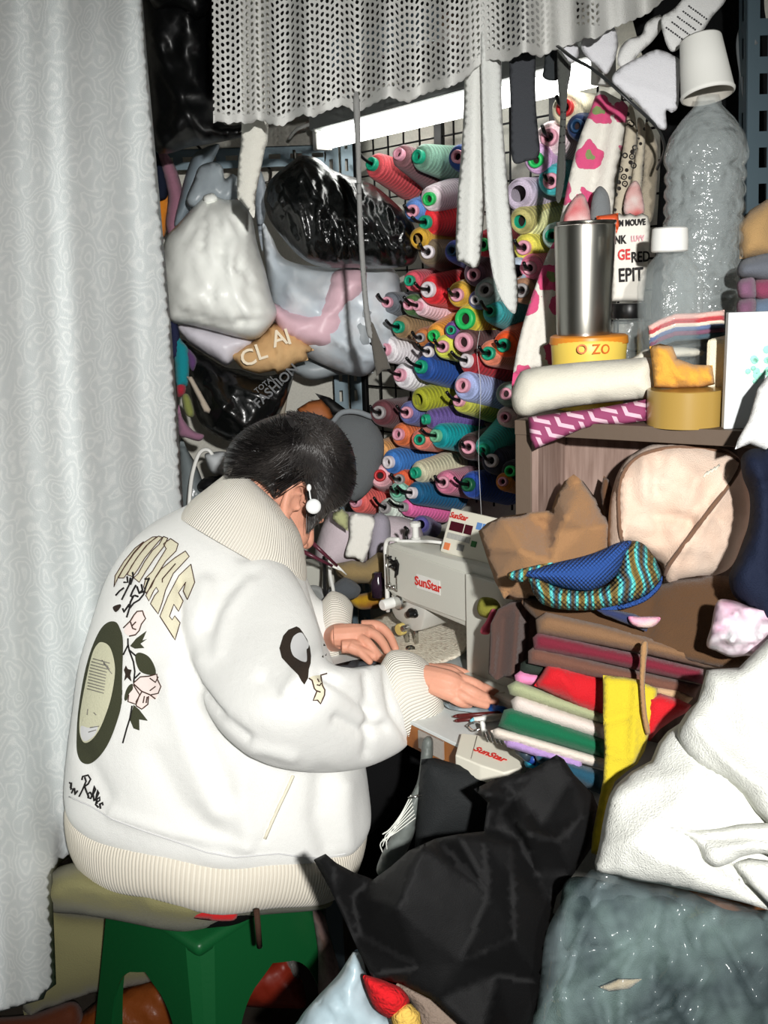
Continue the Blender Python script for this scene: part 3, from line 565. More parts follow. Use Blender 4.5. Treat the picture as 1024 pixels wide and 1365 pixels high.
# (colour words, rgb, core, tip px, butt px, size, peg sticks out, place words)
CONES = [
 ('coral red', (206, 78, 84), 'green', 497, 219, 552, 245, 1.12, 1, 'top left of the rack'),
 ('mauve brown', (128, 88, 92), 'pink', 533, 206, 585, 238, 1.0, 0, 'between the coral red and sage cones at the top'),
 ('sage green', (112, 152, 132), 'green', 559, 209, 615, 222, 1.1, 0, 'in the top row left of the pale ribbons'),
 ('royal blue', (44, 84, 160), 'pink', 611, 209, 650, 222, 1.0, 0, 'half hidden behind the pale ribbons at the top'),
 ('pinkish white', (232, 214, 220), 'bright green', 573, 265, 615, 258, 1.05, 0, 'second row beside the pale ribbons'),
 ('light blue', (94, 138, 206), 'pink', 551, 281, 590, 276, 1.0, 1, 'second row at the tip of the black bag'),
 ('bright red', (226, 44, 54), 'green', 568, 296, 618, 290, 1.1, 1, 'under the pinkish white one'),
 ('ochre yellow', (206, 160, 52), 'none', 556, 318, 600, 318, .9, 0, 'wedged under the bright red one'),
 ('khaki brown', (112, 98, 78), 'white', 571, 336, 604, 342, 1.1, 1, 'right of the black bag tip'),
 ('blue violet', (72, 84, 168), 'navy', 604, 334, 640, 345, .9, 0, 'at the lower end of the left pale ribbon'),
 ('crimson', (190, 40, 58), 'bright green', 645, 326, 680, 318, 1.0, 0, 'showing between the two pale ribbons'),
 ('aubergine', (92, 66, 82), 'pink', 632, 366, 664, 352, 1.0, 0, 'just under the left pale ribbon'),
 ('rose red', (214, 82, 98), 'green', 547, 374, 590, 376, .9, 0, 'left end of the row under the black bag tip'),
 ('scarlet', (228, 42, 52), 'white', 572, 386, 626, 386, 1.3, 1, 'big one under the khaki brown cone'),
 ('gold', (204, 160, 54), 'pink', 610, 393, 648, 388, 1.05, 1, 'right of the big scarlet cone'),
 ('lilac blue', (120, 116, 166), 'white', 635, 400, 665, 398, .8, 0, 'right of the gold cone'),
 ('pale grey green', (140, 160, 156), 'grey', 648, 387, 682, 405, 1.15, 0, 'at the foot of the right pale ribbon'),
 ('dark grey', (104, 110, 118), 'pink', 517, 403, 556, 410, .95, 1, 'leftmost of its row beside the pale bag of clothes'),
 ('moss green', (70, 104, 60), 'pink', 546, 406, 592, 412, .95, 0, 'behind the pale pink cone'),
 ('pale pink', (238, 202, 212), 'pink', 558, 408, 612, 418, .8, 1, 'long slim one under the scarlet cone'),
 ('tan brown', (150, 122, 88), 'green', 532, 436, 580, 438, 1.05, 1, 'left of the orange cones'),
 ('copper', (186, 112, 58), 'grey', 561, 450, 596, 446, .8, 1, 'between the tan brown and orange cones'),
 ('orange', (238, 158, 58), 'bright green', 579, 447, 622, 430, .95, 0, 'centre of the rack above the lime one'),
 ('plum', (112, 70, 140), 'green', 602, 440, 634, 440, .75, 0, 'small one between orange and mustard cones'),
 ('mustard yellow', (208, 188, 62), 'bright green', 621, 425, 668, 424, 1.2, 0, 'with a wide green core in the centre of the rack'),
 ('teal', (52, 150, 154), 'green', 655, 415, 694, 426, .95, 1, 'right end of the row under the right pale ribbon'),
 ('lime yellow', (214, 220, 82), 'pink', 591, 462, 630, 464, 1.0, 1, 'small one left of the chocolate one'),
 ('chocolate brown', (88, 58, 58), 'pink', 619, 456, 668, 446, 1.1, 0, 'with a wide pink core'),
 ('brick red', (168, 42, 52), 'white', 623, 481, 682, 490, 1.15, 1, 'below the chocolate brown one'),
 ('salmon', (236, 134, 104), 'green', 652, 471, 692, 470, 1.05, 1, 'left of the vivid orange one'),
 ('vivid orange', (238, 84, 28), 'green', 672, 460, 704, 448, 1.05, 1, 'right edge of the rack beside the floral bag'),
 ('snow white', (240, 234, 238), 'pink', 514, 466, 568, 468, 1.15, 1, 'upper of two white ones left of the navy one'),
 ('bright white', (242, 238, 244), 'pink', 534, 500, 590, 508, 1.15, 1, 'lower of two white ones left of the cobalt one'),
 ('navy blue', (48, 64, 112), 'white', 572, 469, 616, 474, .95, 1, 'above the cobalt blue one'),
 ('cobalt blue', (34, 76, 152), 'green', 562, 489, 625, 500, 1.15, 1, 'large one right of the bright white one'),
 ('periwinkle', (166, 180, 226), 'pink', 618, 514, 672, 522, 1.2, 0, 'pale one below the brick red one'),
 ('grey green', (120, 140, 130), 'pink', 675, 525, 700, 528, .95, 0, 'beside the rolled cream cloth'),
 ('olive yellow', (168, 172, 42), 'none', 556, 533, 618, 524, 1.05, 0, 'long one under the cobalt blue one'),
 ('yellow green', (192, 194, 78), 'pink', 613, 534, 664, 542, 1.0, 1, 'under the periwinkle one'),
 ('maroon', (98, 52, 58), 'grey', 506, 550, 548, 553, 1.2, 1, 'leftmost one below the steel post'),
 ('slate blue', (100, 106, 162), 'pink', 543, 550, 584, 552, 1.05, 1, 'between the maroon and purple ones'),
 ('purple', (102, 82, 148), 'green', 569, 559, 640, 554, .9, 0, 'long one under the olive yellow one'),
 ('burnt orange', (220, 114, 66), 'pink', 532, 579, 576, 582, 1.1, 0, 'above the sky blue one'),
 ('coral pink', (236, 128, 110), 'green', 560, 586, 592, 584, .95, 0, 'between burnt orange and turquoise ones'),
 ('turquoise', (0, 152, 158), 'pale green', 582, 581, 636, 582, 1.1, 1, 'large one under the purple one'),
 ('dark chocolate', (62, 42, 42), 'pink', 625, 596, 658, 592, 1.1, 1, 'right of the large turquoise one'),
 ('aqua', (54, 184, 172), 'green', 645, 599, 684, 566, .95, 0, 'tilted one beside the cabinet'),
 ('peach', (232, 168, 102), 'grey', 504, 602, 540, 596, 1.0, 0, 'left of the burnt orange one'),
 ('sky blue', (58, 120, 196), 'white', 519, 616, 572, 610, 1.15, 0, 'above the dark red core'),
 ('ecru', (208, 204, 174), 'green', 555, 630, 612, 618, 1.0, 0, 'right of the sky blue one'),
 ('pale rose', (236, 174, 182), 'red', 507, 634, 520, 640, 1.1, 0, 'with a dark red core, left of the terracotta one'),
 ('terracotta', (222, 94, 56), 'grey', 533, 639, 566, 636, .95, 1, 'small one under the sky blue one'),
 ('mint green', (150, 204, 184), 'mint', 530, 656, 560, 652, .95, 1, 'with a mint core above the mint white one'),
 ('deep teal blue', (16, 88, 130), 'white', 550, 657, 612, 660, 1.05, 1, 'under the ecru one'),
 ('orchid pink', (212, 122, 152), 'pink', 592, 643, 630, 643, 1.05, 1, 'left of the ultramarine one'),
 ('ultramarine', (38, 74, 162), 'dark green', 625, 646, 684, 648, 1.15, 1, 'beside the cabinet at the bottom'),
 ('blue black', (38, 40, 58), 'white', 656, 614, 692, 616, 1.1, 1, 'beside the cabinet above the ultramarine one'),
 ('black', (30, 30, 34), 'bright green', 681, 628, 706, 628, .9, 0, 'half hidden by the cabinet edge'),
 ('red and yellow', (200, 120, 40), 'pink', 671, 642, 700, 644, .75, 0, 'small one at the cabinet edge'),
 ('dusty pink', (214, 190, 184), 'pink', 674, 556, 700, 552, .85, 0, 'under the rolled cream cloth'),
 ('watermelon', (242, 110, 104), 'pink', 475, 668, 526, 668, 1.2, 0, 'at her forehead, lowest left'),
 ('mint white', (216, 228, 216), 'grey', 514, 677, 566, 698, 1.1, 1, 'lowest one above the machine'),
 ('hot pink', (242, 110, 172), 'grey', 539, 676, 596, 680, .85, 1, 'slim one in the lowest row above the machine'),
 ('indigo', (84, 80, 148), 'none', 560, 699, 574, 703, .8, 0, 'end just showing beyond the mint white one'),
 ('shell pink', (236, 214, 218), 'pink', 733, 183, 762, 196, 1.2, 1, 'right of the charcoal ribbon, near the lamp end'),
 ('cream', (222, 212, 182), 'red', 754, 144, 790, 158, 1.15, 1, 'topmost one near the right end of the lamp'),
 ('midnight blue', (28, 48, 86), 'navy', 770, 168, 800, 176, .9, 0, 'beside the floral strip near the lamp end'),
 ('lilac', (210, 168, 212), 'bright green', 715, 213, 752, 204, 1.05, 0, 'below the shell pink one'),
 ('sea green', (62, 172, 178), 'pink', 735, 241, 762, 234, 1.1, 1, 'below the lilac one with a bright core'),
 ('lavender grey', (196, 182, 202), 'none', 690, 258, 735, 268, 1.2, 0, 'long one right of the pale ribbons'),
 ('khaki yellow', (180, 172, 108), 'none', 692, 296, 742, 276, 1.0, 0, 'behind the cream yellow one'),
 ('cream yellow', (226, 226, 166), 'green', 696, 294, 748, 296, 1.15, 0, 'with a big green core right of the pale ribbons'),
 ('pale mint', (186, 214, 202), 'green', 737, 314, 768, 316, .95, 0, 'ring showing beside the steel tumbler'),
 ('lemon', (216, 206, 84), 'pink', 699, 330, 736, 328, 1.05, 1, 'under the cream yellow one'),
 ('bubblegum pink', (240, 128, 158), 'pink', 707, 357, 734, 346, .95, 1, 'under the lemon one'),
 ('powder blue', (172, 186, 202), 'none', 688, 362, 722, 364, 1.05, 0, 'beside the right pale ribbon tip'),
 ('cocoa brown', (152, 112, 86), 'grey', 696, 387, 728, 380, 1.05, 1, 'lowest one right of the pale ribbons'),
]
def p_yarn(rgb):
    def f(N, Lk, b, tc, noi, ramp, mix, mth):
        s = N.new('ShaderNodeSeparateXYZ'); Lk.new(tc.outputs['UV'], s.inputs[0])
        a1 = mth('ADD', mth('MULTIPLY', s.outputs[0], 6.2832 * 2), mth('MULTIPLY', s.outputs[1], 34)); a2 = mth('SUBTRACT', mth('MULTIPLY', s.outputs[0], 6.2832 * 2), mth('MULTIPLY', s.outputs[1], 34))
        h = mth('ADD', mth('MULTIPLY', mth('MAXIMUM', mth('SINE', a1), mth('SINE', a2)), .22), mth('MULTIPLY', noi(500, 2), .6))
        dk = tuple(c * .80 for c in rgb); lt = tuple(min(255, c * 1.1 + 6) for c in rgb)
        Lk.new(ramp(h, [(.12, dk), (.45, rgb), (.62, lt)]), b.inputs['Base Color'])
    return f
core_m = {k: mat('core_' + k.replace(' ', '_'), v, .4, spec=.5) for k, v in CORE.items()}
m_hole = mat('core_inside', (40, 24, 24), .8)
nm_ = 0
def clab(cw, ck, pl):
    s = f'{cw} thread cone' + ('' if ck == 'none' or 'core' in pl else f', {ck} core') + f', {pl}'
    return s if len(s.split()) <= 16 else f'{cw} thread cone, {pl}'
for cw, rgb, ck, tx, ty, bx_, by_, sz, pg, pl in CONES:
    nm_ += 1; random.seed(nm_ * 13)
    o_t = .155 + random.uniform(-.012, .012); T = rack_uz(tx, ty, o_t); Bt = rack_uz(bx_, by_, .015)
    ax = (Bt - T); ln = ax.length; ax.normalize(); ln = min(max(ln, .13), .19)
    if (Bt - T).length > .19: ln = min((Bt - T).length, .2)
    r0, r1 = .0222 * sz, .0355 * sz
    t = thing('thread_cone', clab(cw, ck, pl), 'thread cone', T + ax * ln * .5 - Z * r1, 'thread cones on the wall rack')
    pr = [(.004, r0 * .55), (.0035, r0 * .75), (.006, r0 * .93), (.012, r0 * 1.08), (.03, r0 + (r1 - r0) * .30), (ln * .55, r0 + (r1 - r0) * .62), (ln - .02, r1), (ln - .008, r1 * .98), (ln - .002, r1 * .86), (ln, r1 * .5), (ln, .001)]
    lathe_mb(T, ax, pr, 28).build('yarn', mat('yarn_' + cw.replace(' ', '_'), rgb, .62, ('yarn', 34, .0004), spec=.3, sheen=.2, pat=p_yarn(rgb)), t)
    rc = r0 * (.78 if ('wide' in pl or 'big green' in pl) else .56)
    if ck != 'none':
        lathe_mb(T, ax, [(.008, rc * .98), (-.006, rc), (-.0085, rc * .93), (-.0085, rc * .62), (-.006, rc * .55), (.012, rc * .5)], 22).build('core', core_m[ck], t)
        lathe_mb(T, ax, [(.004, rc * .56), (.004, .0001)], 16).build('hole', m_hole, t)
    if pg:
        o_ = T + ax * .01
        tube('peg', [o_, T - ax * .014 + Z * .001, T - ax * .032 + Z * .004, T - ax * .046 + Z * .013], .0034, m_peg, rk, sub=3, seg=8)
# loose thread runs down the rack
m_thr = mat('loose_thread', (200, 200, 200), .7)
tube('loose_thread', [P(640, 440, 1.95), P(636, 470, 1.94), P(641, 520, 1.93), P(638, 600, 1.92), P(642, 690, 1.9)], .0005, m_thr, None, 'thin pale thread running down in front of the cones', 'thread', sub=4, seg=5)
# ================================================================ RIBBONS AND CORDS
def ribbon(ol, d, rgb, lb, th=.0025, nm='ribbon', fold=None, **k):
    return sheet(nm, ol, d, cloth('rib_%d_%d_%d' % rgb, rgb), None, lb, 'ribbon', 'ribbons hanging from the overhead shelf', thick=th, step=6, curve=True, creases=fold or (), **k)
ribbon([(322, -50), (360, -50), (358, 164), (353, 200), (346, 235), (341, 262), (339, 290), (331, 280), (321, 268), (316, 260), (318, 215), (322, 165)], 1.78, (214, 212, 202), 'wide off-white ribbon hanging left of the shiny black bag', fold=[([(340, 165), (330, 270)], 9, .006)])
ribbon([(626, -50), (648, -50), (647, 150), (647, 250), (643, 320), (637, 356), (617, 350), (608, 338), (610, 262), (617, 170)], lambda x, y: 1.56 + .0005 * abs(x - 630), (214, 215, 210), 'left of the two long pale grey ribbons in front of the lamp', fold=[([(636, 90), (626, 345)], 7, .008)])
ribbon([(642, -50), (668, -50), (669, 130), (674, 210), (681, 290), (687, 350), (691, 392), (686, 418), (668, 398), (655, 356), (648, 290), (644, 190)], lambda x, y: 1.53 + .0004 * (x - 640), (206, 208, 204), 'right of the two long pale grey ribbons in front of the lamp', fold=[([(652, 90), (672, 400)], 7, -.006)])
ribbon([(677, -55), (712, -55), (714, 120), (717, 170), (719, 206), (702, 215), (683, 213), (681, 150), (679, 90)], 1.52, (62, 64, 68), 'wide charcoal ribbon hanging in front of the lamp', curve_=None) if False else ribbon([(677, -55), (712, -55), (714, 120), (717, 170), (719, 206), (702, 215), (683, 213), (681, 150), (679, 90)], 1.52, (62, 64, 68), 'wide charcoal ribbon hanging in front of the lamp')
ribbon([(724, -55), (746, -55), (745, 80), (744, 106), (724, 103), (726, 75)], 1.54, (52, 56, 58), 'short dark ribbon end right of the charcoal one')
ribbon([(745, -55), (764, -55), (762, 82), (757, 120), (754, 180), (754, 230), (747, 268), (741, 260), (744, 200), (747, 150), (743, 90)], 1.50, (78, 80, 76), 'narrow twisted dark grey ribbon left of the floral strips')
t = thing('ribbon_tassel', 'thin grey cord hanging from the lace, ending in a dark flared ribbon tip', 'cord', P(510, 495, 1.7))
sheet('cord', [(471, 130), (479, 130), (481, 200), (483, 280), (487, 350), (492, 410), (499, 450), (495, 452), (488, 440), (482, 380), (477, 300), (474, 200)], 1.62, cloth('grey_cord', (136, 136, 134)), t, step=4, thick=.004)
sheet('ribbon_tip', [(492, 425), (498, 432), (506, 452), (514, 470), (521, 491), (510, 494), (502, 502), (498, 478), (494, 450)], 1.62, cloth('dark_taupe', (84, 80, 74)), t, step=4, curve=False)
# ================================================================ UNDER THE RACK, behind the machine
pillow('fabric_roll', [(436, 688), (460, 682), (500, 686), (540, 690), (562, 705), (560, 735), (520, 748), (480, 752), (440, 762), (420, 740)], 2.12, cloth('pinkish_grey', (206, 192, 198)), None, 'pinkish grey folded fabric behind the machine, below the cones', 'fabric', thick=.06, step=8, wr=(.006, 25, 20, 2))
sheet('paper_strip', [(468, 686), (498, 690), (497, 712), (491, 735), (484, 749), (474, 744), (460, 741), (466, 715)], 2.02, cloth('cream_strip', (232, 230, 222)), None, 'cream white fabric strip draped over the pinkish fabric', 'strip', thick=.003, step=5)
pillow('grey_roll', [(498, 688), (518, 690), (520, 722), (508, 738), (492, 745)], 2.03, cloth('grey_purple', (160, 154, 166)), None, 'grey lilac folded cloth right of the cream strip', 'cloth', thick=.02, step=6)
pillow('green_scrap', [(444, 684), (456, 678), (465, 686), (464, 708), (452, 700), (443, 692)], 1.98, cloth('sage_scrap', (176, 180, 132)), None, 'sage green cloth scrap in front of her nose', 'scrap', thick=.01, step=5, curve=False)
pillow('brown_tray', [(444, 752), (470, 747), (486, 750), (504, 736), (516, 738), (516, 785), (490, 778), (465, 778), (450, 768)], 2.0, cloth('khaki_felt', (142, 122, 84)), None, 'khaki brown cloth left of the sewing machine', 'cloth', thick=.03, step=7, curve=False)
pillow('patterned_pouch', [(466, 800), (480, 792), (500, 790), (515, 798), (510, 808), (495, 812), (478, 812)], dz(490, 808, .80), cloth('yellow_pattern', (186, 148, 30), rgb2=(120, 60, 40)), None, 'small yellow and red patterned pouch beside the machine', 'pouch', thick=.015, step=4)
pillow('grey_pouch', [(436, 790), (448, 776), (462, 770), (480, 782), (478, 794), (466, 800), (448, 798)], 1.98, cloth('slate_felt', (78, 82, 86)), None, 'slate grey cloth scrap behind her left cuff', 'scrap', thick=.02, step=5)
box_mb(P(428, 800, 2.1), X, Y, Z, -.05, .03, 0, .06, 0, .075, .003).build('grey_box', mat('grey_carton', (176, 176, 166), .7), None, 'light grey carton behind her chin and left cuff', 'box', smooth=False)
lathe_mb(P(416, 800, 1.98), Vector((.3, -1, .3)), [(0, 0.0001), (0, .027), (.006, .03), (.012, .03), (.016, .026), (.016, .018), (.008, .014), (.008, .0001)], 26).build('tape_reel', mat('grey_reel', (130, 132, 130), .4), None, 'round grey reel lying behind her left cuff', 'reel')
lathe_mb(P(505, 795, 1.93), Z, [(0, .001), (0, .014), (.03, .015), (.04, .008), (.048, .008), (.048, .001)], 18).build('oil_bottle', mat('dark_purple_glass', (44, 30, 44), .2), None, 'small dark bottle between pouch and machine', 'bottle')
mm = mat('burgundy_lacquer', (84, 36, 50), .3)
for k, (a, b_) in enumerate((((417, 724), (462, 766)), ((404, 735), (458, 762)))):
    t = thing('pointed_stick', ('upper' if k == 0 else 'lower') + ' of the two burgundy white-tipped sticks below her chin', 'stick', P(*b_, 1.86), 'burgundy sticks')
    A_ = P(*a, 1.84); B_ = P(*b_, 1.88); M_ = A_.lerp(B_, .72)
    tube('shaft', [A_, M_], [.0042, .0025], mm, t, seg=10); tube('tip', [M_, B_], [.0025, .0012], m_wp, t, seg=10)
for k, x in enumerate((432, 439)):
    tube('cable', [P(x, 742, 1.98), P(x + 1, 765, 1.96), P(x + (1 if k == 0 else 5), 785, 1.94), P(x + 6, 800, 1.92)], .0035, m_wp if k else mat('black_cable', (20, 20, 20), .4), None, ('black' if k == 0 else 'white') + ' cable running down behind her left cuff', 'cable', sub=4, seg=8)
# ================================================================ WORK TABLE
TZ = .78
A0 = Pz(555, 965, TZ); Bk = -NN
m_lam = mat('white_laminate', (206, 210, 208), .45, ('noise', 80, .0004)); m_wood = mat('brown_edge', (150, 92, 40), .5, rgb2=(120, 70, 30))
m_mach = mat('machine_enamel', (200, 200, 190), .38, ('noise', 300, .0003), spec=.45); m_chr = mat('chrome', (190, 190, 186), .22, metal=1); m_blk = mat('black_knob', (18, 18, 18), .35)
m_red = mat('red_print', (205, 48, 40), .5); m_off = mat('ivory_plastic', (226, 222, 206), .4)
m_edge_w = mat('white_trim', (222, 222, 214), .4)
tb = thing('work_table', 'sewing table with a white top and brown wooden edge, in front of the seamstress', 'table', A0 + U * .2 + Bk * .2 - Z * .78)
box_mb(A0, U, Bk, Z, -.42, 1.0, 0, .60, -.006, 0, .001).build('table_top', m_lam, tb, smooth=False)
box_mb(A0, U, Bk, Z, -.42, 1.0, .002, .60, -.046, -.006, .001).build('table_edge', m_wood, tb, smooth=False)
for uu, bb in ((-.36, .06), (.92, .06), (-.36, .5), (.92, .5)):
    box_mb(A0, U, Bk, Z, uu - .02, uu + .02, bb - .02, bb + .02, -.78, -.046, .002).build('leg', m_steelp, tb, smooth=False)
box_mb(A0, U, Bk, Z, .005, .062, -.0015, .003, -.038, -.008, .0005).build('label_plate', mat('grey_plate', (166, 158, 150), .4, ('noise', 200, .001), metal=.3), tb, smooth=False)
box_mb(A0, U, Bk, Z, .062, .115, .004, .05, -.064, -.05, .002).build('white_bracket', m_off, tb, smooth=False)
t = thing('plastic_case', 'small white lidded case with red lettering on the front edge of the table', 'case', Pz(650, 1005, TZ))
pp = [(615, 977), (640, 980), (676, 990), (703, 1006), (694, 1024), (672, 1030), (640, 1020), (607, 1006)]
loc2 = [((Pz(x, y, TZ + .018) - A0).dot(U), (Pz(x, y, TZ + .018) - A0).dot(Bk)) for x, y in pp]
prism_mb(loc2, A0, U, Bk, Z, -.006, .018, .002).build('body', m_off, t, smooth=False)
a = Pz(636, 999, TZ + .019); b = Pz(672, 1013, TZ + .019)
text('SunStar', (a + b) / 2, b - a, Z.cross(b - a), .018, m_red, t, off=.0004)
s1, s2 = Pz(636, 981, TZ + .0185), Pz(628, 1011, TZ + .0185); tube('seam', [s1, s2], .0006, mat('seam_grey', (120, 110, 100)), t, seg=6)
lathe_mb(Pz(645, 1036, TZ - .02), U, [(-.025, .001), (-.025, .012), (.02, .013), (.03, .008), (.03, .001)], 18).build('plastic_bobbin', m_wp, None, 'white rounded plastic piece below the front edge of the table, above the black cloth', 'bobbin')
# ================================================================ SEWING MACHINE
NO = Pz(550, 865, .785); NO.z = TZ
sm = thing('sewing_machine', 'cream industrial sewing machine with red lettering on its arm, on the work table', 'sewing machine', NO)
def mbx(nm, u0, u1, n0, n1, z0, z1, m=m_mach, bev=.004, par=None, **k): return box_mb(NO, U, NN, Z, u0, u1, n0, n1, z0, z1, bev).build(nm, m, par or sm, smooth=False, **k)
mbx('bed', -.12, .40, -.11, .075, -.004, .004, mat('bed_steel', (186, 192, 192), .3, metal=.2), .002)
# arm silhouette in (u,z): head, arm, column, extruded through the thickness
sil = [(-.035, .192), (-.030, .206), (-.01, .212), (.10, .212), (.20, .215), (.30, .215), (.335, .205), (.34, .19), (.34, .004), (.19, .004), (.188, .085), (.180, .100), (.06, .106), (.02, .107), (-.005, .107), (-.022, .112), (-.034, .125)]
mb = prism_mb(sil, NO, U, Z, NN, -.055, .03, .006); mb.build('arm', m_mach, sm, smooth=True, auto=35)
prism_mb([(-.032, .11), (-.032, .075), (-.02, .064), (.03, .052), (.052, .060), (.062, .085), (.066, .11)], NO, U, Z, NN, -.045, .022, .004).build('head', mat('head_enamel', (196, 194, 186), .4), sm, smooth=True, auto=35)
# front cover outline and hinge strip
prism_mb([(-.026, .12), (-.020, .205), (.19, .196), (.186, .112), (.04, .113)], NO, U, Z, NN, .030, .0335, .0015).build('front_cover', m_mach, sm, smooth=False)
box_mb(NO, U, NN, Z, .190, .30, .030, .042, .004, .20, .003).build('column_cover', m_mach, sm, smooth=False)
box_mb(NO, U, NN, Z, .192, .33, .04, .075, .002, .03, .004).build('base_cover', m_mach, sm, smooth=False)
mbx('tag', .215, .262, .076, .0785, .006, .020, mat('tag_white', (214, 220, 224), .4), .0005)
o_ = NO + NN * .0792 + Z * .013 + U * .238; text('CE 210', o_, U, Z, .012, mat('ink', (30, 34, 44), .6), sm)
# logo plate
c0 = NO + U * .088 + NN * .0338 + Z * .157
box_mb(c0, U, NN, Z, -.030, .032, 0, .0012, -.013, .013, .0005).build('logo_plate', m_wp, sm, smooth=False)
text('SunStar', c0 + NN * .0014 + U * .001, U, Z, .0225, m_red, sm, off=.0005)
# light face plate rim and thread guides
tube('face_plate_rim', [NO + U * (-.037) + NN * .026 + Z * z for z in (.075, .12, .17, .2)] + [NO + U * (-.03) + NN * .024 + Z * .214, NO + U * (-.005) + NN * .02 + Z * .217], .0042, m_wp, sm, sub=3, seg=8)
tube('cable', [NO + U * u + NN * n + Z * z for u, n, z in ((-.01, .02, .214), (.03, .0, .217), (.06, .0, .222), (.085, -.02, .219))], .003, m_wp, sm, sub=4, seg=8)
for k, (u, z) in enumerate(((-.012, .187), (-.006, .172), (-.015, .135), (-.004, .134))):
    tube('thread_guide', [NO + U * u + NN * .03 + Z * z, NO + U * u + NN * .042 + Z * z, NO + U * (u + .008) + NN * .045 + Z * (z + .002), NO + U * (u + .010) + NN * .038 + Z * (z - .006)], .0022, m_chr if k > 1 else m_blk, sm, sub=3, seg=8)
prism_mb([(-.016, .178), (.006, .186), (.012, .178), (.008, .158), (0, .150), (.003, .170)], NO, U, Z, NN, .034, .038, .001).build('take_up_lever', m_blk, sm, smooth=False)
for u in (-.024, -.016, 0.004):
    tube('rod', [NO + U * u + NN * .036 + Z * .125, NO + U * u + NN * .036 + Z * .19], .0012, m_chr, sm, seg=6)
for nm, u, z, r, l, m in (('tension_disc', .002, .103, .0135, .010, m_chr), ('tension_knob', -.013, .100, .010, .034, m_wp), ('lever_knob', .040, .092, .0065, .018, m_blk), ('needle_clamp', .004, .052, .0110, .012, mat('brass_yellow', (206, 186, 110), .4)), ('screw', .018, .058, .006, .014, m_chr)):
    n0 = .024
    lathe_mb(NO + U * u + NN * n0 + Z * z, NN, [(0, .0001), (0, r), (l - .002, r), (l, r * .85), (l, .0001)], 22).build(nm, m, sm, smooth=True, auto=40)
lathe_mb(NO + U * .040 + NN * .030 + Z * .092, NN * .3 + U, [(-.008, .0001), (-.008, .0075), (.004, .0075), (.007, .0045), (.014, .0045), (.014, .0001)], 18).build('lever_knob', m_blk, sm)
tube('needle_bar', [NO + Z * .07 + NN * .012, NO + Z * .018 + NN * .012], .0042, m_chr, sm, seg=12)
tube('needle', [NO + Z * .018 + NN * .012, NO + NN * .012], .001, m_chr, sm, seg=8)
tube('presser_bar', [NO + Z * .07 + U * .016 + NN * .004, NO + Z * .012 + U * .016 + NN * .004], .0045, m_chr, sm, seg=12)
mbx('presser_foot', .006, .026, .0, .030, .010, .015, m_chr, .002)
lathe_mb(NO + U * .030 + NN * .03 + Z * .018, Vector((0, -.3, 1)), [(0, .0001), (0, .007), (.003, .009), (.006, .0085), (.007, .0001)], 20).build('foot_screw', m_chr, sm)
box_mb(NO, U, NN, Z, -.02, .02, -.01, .03, .0, .0046, .0005).build('needle_plate', m_chr, sm, smooth=False)
lathe_mb(NO + U * .006 - NN * .01 + Z * .212, Z, [(0, .0001), (0, .009), (.006, .009), (.007, .006), (.026, .006), (.027, .010), (.034, .010), (.036, .004), (.036, .0001)], 18).build('thread_post', m_wp, sm, smooth=True, auto=40)
tube('thread_hook', [NO + U * (-.006) + Z * .212, NO + U * (-.010) + Z * .222, NO + U * (-.004) + Z * .232, NO + U * (-.012) + Z * .236], .0028, m_blk, sm, sub=3, seg=8)
# control panel
cb = P(586, 735, 1.72); ux = U; uy = (Z * .93 + Bk * .36).normalized(); uz = ux.cross(uy)
uz = uz if uz.dot(_fw) < 0 else -uz
cp = thing('control_panel', 'white control box with two dark red displays on top of the sewing machine', 'control panel', cb)
box_mb(cb, ux, uy, uz, 0, .20, 0, .078, -.035, 0, .003).build('housing', m_off, cp, smooth=False)
def cq(nm, x0, x1, y0, y1, m, h=.0012): box_mb(cb, ux, uy, uz, x0, x1, y0, y1, 0, h, .0003).build(nm, m, cp, smooth=False)
cq('display', .010, .043, .040, .056, mat('dark_red_display', (74, 22, 34), .25)); cq('display', .046, .064, .040, .056, MATS['dark_red_display'])
for k in range(6): cq('button', .009 + k * .0095, .0175 + k * .0095, .026, .036, mat('grey_button', (176, 176, 170), .5))
cq('orange_button', .008, .022, .006, .018, mat('orange_button', (228, 132, 84), .5)); cq('grey_key', .040, .055, .010, .021, mat('grey_key', (150, 150, 148), .5))
for k in range(4): cq('blue_button', .072 + k * .014, .084 + k * .014, .052, .064, mat('blue_button', (96, 140, 200), .5))
cq('green_light', .070, .082, .022, .032, mat('green_key', (40, 110, 50), .5))
text('SunStar', cb + ux * .026 + uy * .066 + uz * .0014, ux, uy, .014, m_red, cp, shear=.25, off=.0003)
text('SC-A10 SERVO', cb + ux * .056 + uy * .060 + uz * .0014, ux, uy, .004, MATS['ink'], cp) if False else None
tube('foot', [cb + ux * .012 - uz * .01, cb + ux * .012 - uz * .01 - Z * .012], .003, m_chr, cp, seg=8)
pillow('foam_lump', [(640, 798), (650, 796), (662, 800), (668, 812), (660, 824), (642, 822), (636, 812)], 1.56, mat('olive_sponge', (124, 122, 46), .9, ('noise', 90, .004)), None, 'olive green sponge stuck on the column of the sewing machine', 'sponge', thick=.015, step=4)
pillow('pink_scrap', [(656, 812), (662, 816), (656, 835), (652, 845), (642, 845), (641, 838), (648, 828)], 1.53, cloth('pink_scrap', (212, 84, 110)), None, 'small pink cloth scrap below the olive sponge', 'scrap', thick=.01, step=4)
